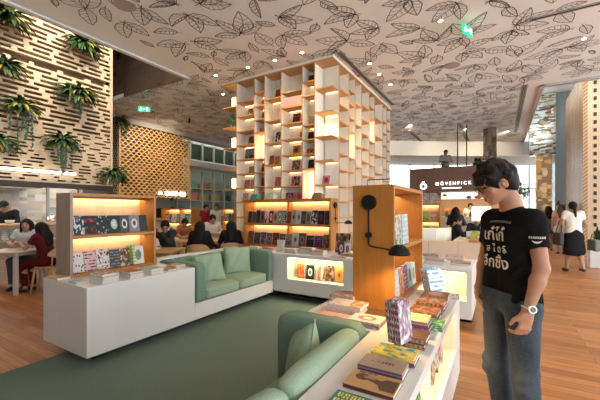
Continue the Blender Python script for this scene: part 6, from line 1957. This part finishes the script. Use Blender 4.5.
# tree behind the windows right of the man
def tree(label, loc, h, r, seed):
    rp = random.Random(seed); t = thing('tree', label, 'tree', loc)
    MB().tube([(0, 0, 0), (.03, 0, h * .4), (-.04, .02, h * .8)], [.07, .05, .03], 8).build('trunk', pm('bark', (.12, .08, .05), .9), t, smooth=True)
    mb = MB()
    for i in range(420):
        v = Vector((rp.gauss(0, 1), rp.gauss(0, 1), rp.gauss(0, .8))).normalized() * r * rp.random() ** .4
        M = Matrix.Translation(v + Vector((0, 0, h * .85))) @ Matrix.Rotation(rp.uniform(0, 6), 4, 'Z') @ Matrix.Rotation(rp.uniform(-1, 1), 4, 'X')
        mb.poly([M @ Vector(q) for q in ((-.03, 0, 0), (0, -.1, .01), (.03, 0, 0), (0, .1, .01))], i % 2)
    mb.build('foliage', [LEAFG, pm('leaf_mid', (.10, .17, .05), .6, .4, 9)], t)
tree('leafy green tree standing outside the window right of the man', (.70, 19.0, 0), 2.75, .55, 51)
plant('dark spiky potted plant at the right edge by the perforated panel', (2.10, 11.1, .62), 52, .42, 46, 0, .05, name='potted_plant', up=1.6, potz=.0, leafw=.03)
t = thing('planter', 'white planter box holding the spiky plant at the right edge', 'planter', (2.10, 11.1, 0)); MB().box(-.16, .16, -.16, .16, 0, .52).build('body', WHITE, t, bevel=.01); MB().box(-.13, .13, -.13, .13, .505, .525).build('soil', DARK, t)
plant('tall dark green shrub in front of the grey column', (1.98, 16.6, 1.3), 53, .5, 70, 0, 0, name='potted_plant', up=1.6)
t = thing('planter', 'grey planter under the tall shrub by the grey column', 'planter', (1.98, 16.6, 0)); MB().box(-.2, .2, -.2, .2, 0, 1.2).build('body', TRIMG, t)
# walking woman and the two girls
person('woman in white blouse and long black skirt walking away on the right', (1.47, 9.90, 0), PI + .35, 'stand', (.68, .67, .64), (.012, .012, .014), 'tail', .98, lean=.05, sleeve='short', skirt=.40, arms={1: ((.24, .02, -.28), (.26, -.06, -.50)), -1: ((-.24, .02, -.28), (-.24, -.12, -.46))}, legs={1: ((.07, -.10, .48), (.06, -.16, .085)), -1: ((-.08, .06, .47), (-.07, .22, .14))}, yaw=-.1)
o = thing('handbag', 'grey handbag hanging at the walking woman\'s right side', 'handbag', (1.83, 9.93, .52), .3)
MB().box(-.06, .06, -.16, .16, 0, .26).build('body', pm('bag_grey', (.16, .17, .16), .6), o, bevel=.03, seg=3); MB().tube([(0, -.12, .25), (0, -.08, .36), (0, .08, .36), (0, .12, .25)], .01, 6).build('strap', BLACK, o)
o = thing('shoulder_bag', 'dark shoulder bag at the walking woman\'s left side', 'bag', (1.18, 9.88, .62), .3)
MB().box(-.05, .05, -.17, .17, 0, .30).build('body', pm('bag_dark', (.03, .03, .035), .6), o, bevel=.03, seg=3); MB().tube([(0, -.13, .28), (.05, -.05, .58), (.05, .05, .58), (0, .13, .28)], .01, 6).build('strap', BLACK, o)
person('girl in dark top and blue denim shorts walking away far right', (1.50, 14.9, 0), PI + .1, 'stand', (.12, .11, .13), (.06, .08, .16), 'long', .95, sleeve='short', skirt=.62)
person('girl in coral top walking away beside the girl in denim shorts', (1.72, 13.9, 0), PI + .2, 'stand', (.55, .28, .22), (.50, .48, .44), 'long', .98, sleeve='short', skirt=.45, hairmat=pm('auburn_hair', (.06, .025, .016), .5))

# ------------------------------------------------------------------ ceiling downlights
for i, (x, y, lab) in enumerate([(-6.05, 5.98, 'nearest the lattice side of the tower'), (-5.05, 6.02, 'second along the left face of the tower'), (-4.30, 6.05, 'third along the left face of the tower'), (-3.60, 6.05, 'at the near corner of the tower'), (-2.55, 7.3, 'first beside the right face of the tower'), (-2.55, 8.0, 'second beside the right face of the tower'), (-2.5, 8.8, 'third beside the right face of the tower'), (-6.85, 7.05, 'left behind the tower corner'),
                               (-4.6, 3.2, 'above the left counter'), (-2.0, 4.2, 'above the back counter'), (-.9, 6.3, 'above the aisle behind the back counter'), (.6, 3.6, 'above the standing man'), (1.4, 8.4, 'above the walking woman'), (-3.0, 13.4, 'added beyond the tower to light the white bulkhead'), (-1.2, 15.2, 'added above the kiosk rear to light the bulkhead'), (.3, 16.6, 'added at the far right to light the bulkhead')]):
    t = thing('downlight', 'round recessed ceiling downlight ' + lab, 'ceiling light', (x, y, H))
    MB().cyl((0, 0, -.012), (0, 0, -.006), .036, n=20).build('lens', emit('downlight_lens', (1, .86, .66), 22), t)
    MB().lathe([(.038, -.004), (.038, -.016), (.054, -.012), (.054, -.0005)], 24).build('ring', CHALK, t)
    e = 55 if i < 8 else 60
    tgt = Vector((0, 0, -1))
    if i < 4: tgt = Vector((0, .16, -1))
    elif i < 7: tgt = Vector((-.16, 0, -1))
    elif i > 12: tgt = Vector((-.35, .8, -.35)); e = 150  # the last few lamps are added only to brighten the far bulkhead
    q_ = tgt.to_track_quat('-Z', 'Y').to_euler()
    l = light('downlight_beam', 'SPOT', (0, 0, -.03), e, (1, .80, .56), q_, .05, spot=1.5, blend=.7); l.parent = t
# ------------------------------------------------------------------ light, world, camera
# warm track spots washing the lattice walls
for i, (loc, tgt, e) in enumerate([((-6.8, 2.0, 6.4), (-8.6, 2.4, 4.4), 240), ((-6.8, 4.2, 6.4), (-8.6, 4.0, 4.2), 240), ((-9.6, 8.2, 4.6), (-11.6, 8.3, 3.2), 330), ((1.0, 12.0, 5.6), (2.15, 14, 3.4), 45), ((3.2, 11.6, 5.2), (3.0, 13.0, 3.6), 30)]):
    t = thing('track_spot', 'small warm track spotlight ' + ['over the left end of the lattice wall', 'over the right end of the lattice wall', 'washing the gold lattice', 'washing the herringbone wall', 'washing the perforated panel'][i], 'spotlight', loc)
    MB().cyl((0, 0, 0), (0, 0, .14), .04, n=14).build('body', BLACK, t)
    MB().cyl((0, 0, .14), (0, 0, {0: .6, 1: .6, 2: .2, 3: .7, 4: .8}[i]), .01, n=6).build('stem', BLACK, t)
    d = (Vector(tgt) - Vector(loc)).to_track_quat('-Z', 'Y').to_euler()
    l = light('spot_beam', 'SPOT', (0, 0, -.02), e, (1, .82, .58), d, .05, spot=1.9, blend=.8); l.parent = t
# kitchen strip
l = light('kitchen_light', 'AREA', (-9.9, 2.2, 2.55), 100, (1, .93, .82), (0, 0, 0), 1.4, 5.5)
W = bpy.data.worlds.new('World'); SC.world = W; W.use_nodes = True
nt = W.node_tree; bg = nt.nodes['Background']
bg.inputs['Color'].default_value = (.92, .965, 1, 1); bg.inputs['Strength'].default_value = 3.3

cam = bpy.data.cameras.new('camera'); cam.sensor_width = 36; cam.sensor_fit = 'HORIZONTAL'
cam.lens = 332 / 600 * 36
cam.shift_y = 10 / 600
cam.clip_start = .05
co = bpy.data.objects.new('camera', cam); COL.objects.link(co)
co.location = (0, 0, 1.45); co.rotation_euler = (PI / 2, 0, math.radians(31.07))
SC.camera = co
SC.view_settings.view_transform = 'Standard'; SC.view_settings.look = 'None'; SC.view_settings.gamma = 1; SC.view_settings.use_curve_mapping = False
SC.view_settings.exposure = .6
SC.cycles.use_denoising = True
SC.cycles.max_bounces = 8; SC.cycles.diffuse_bounces = 4
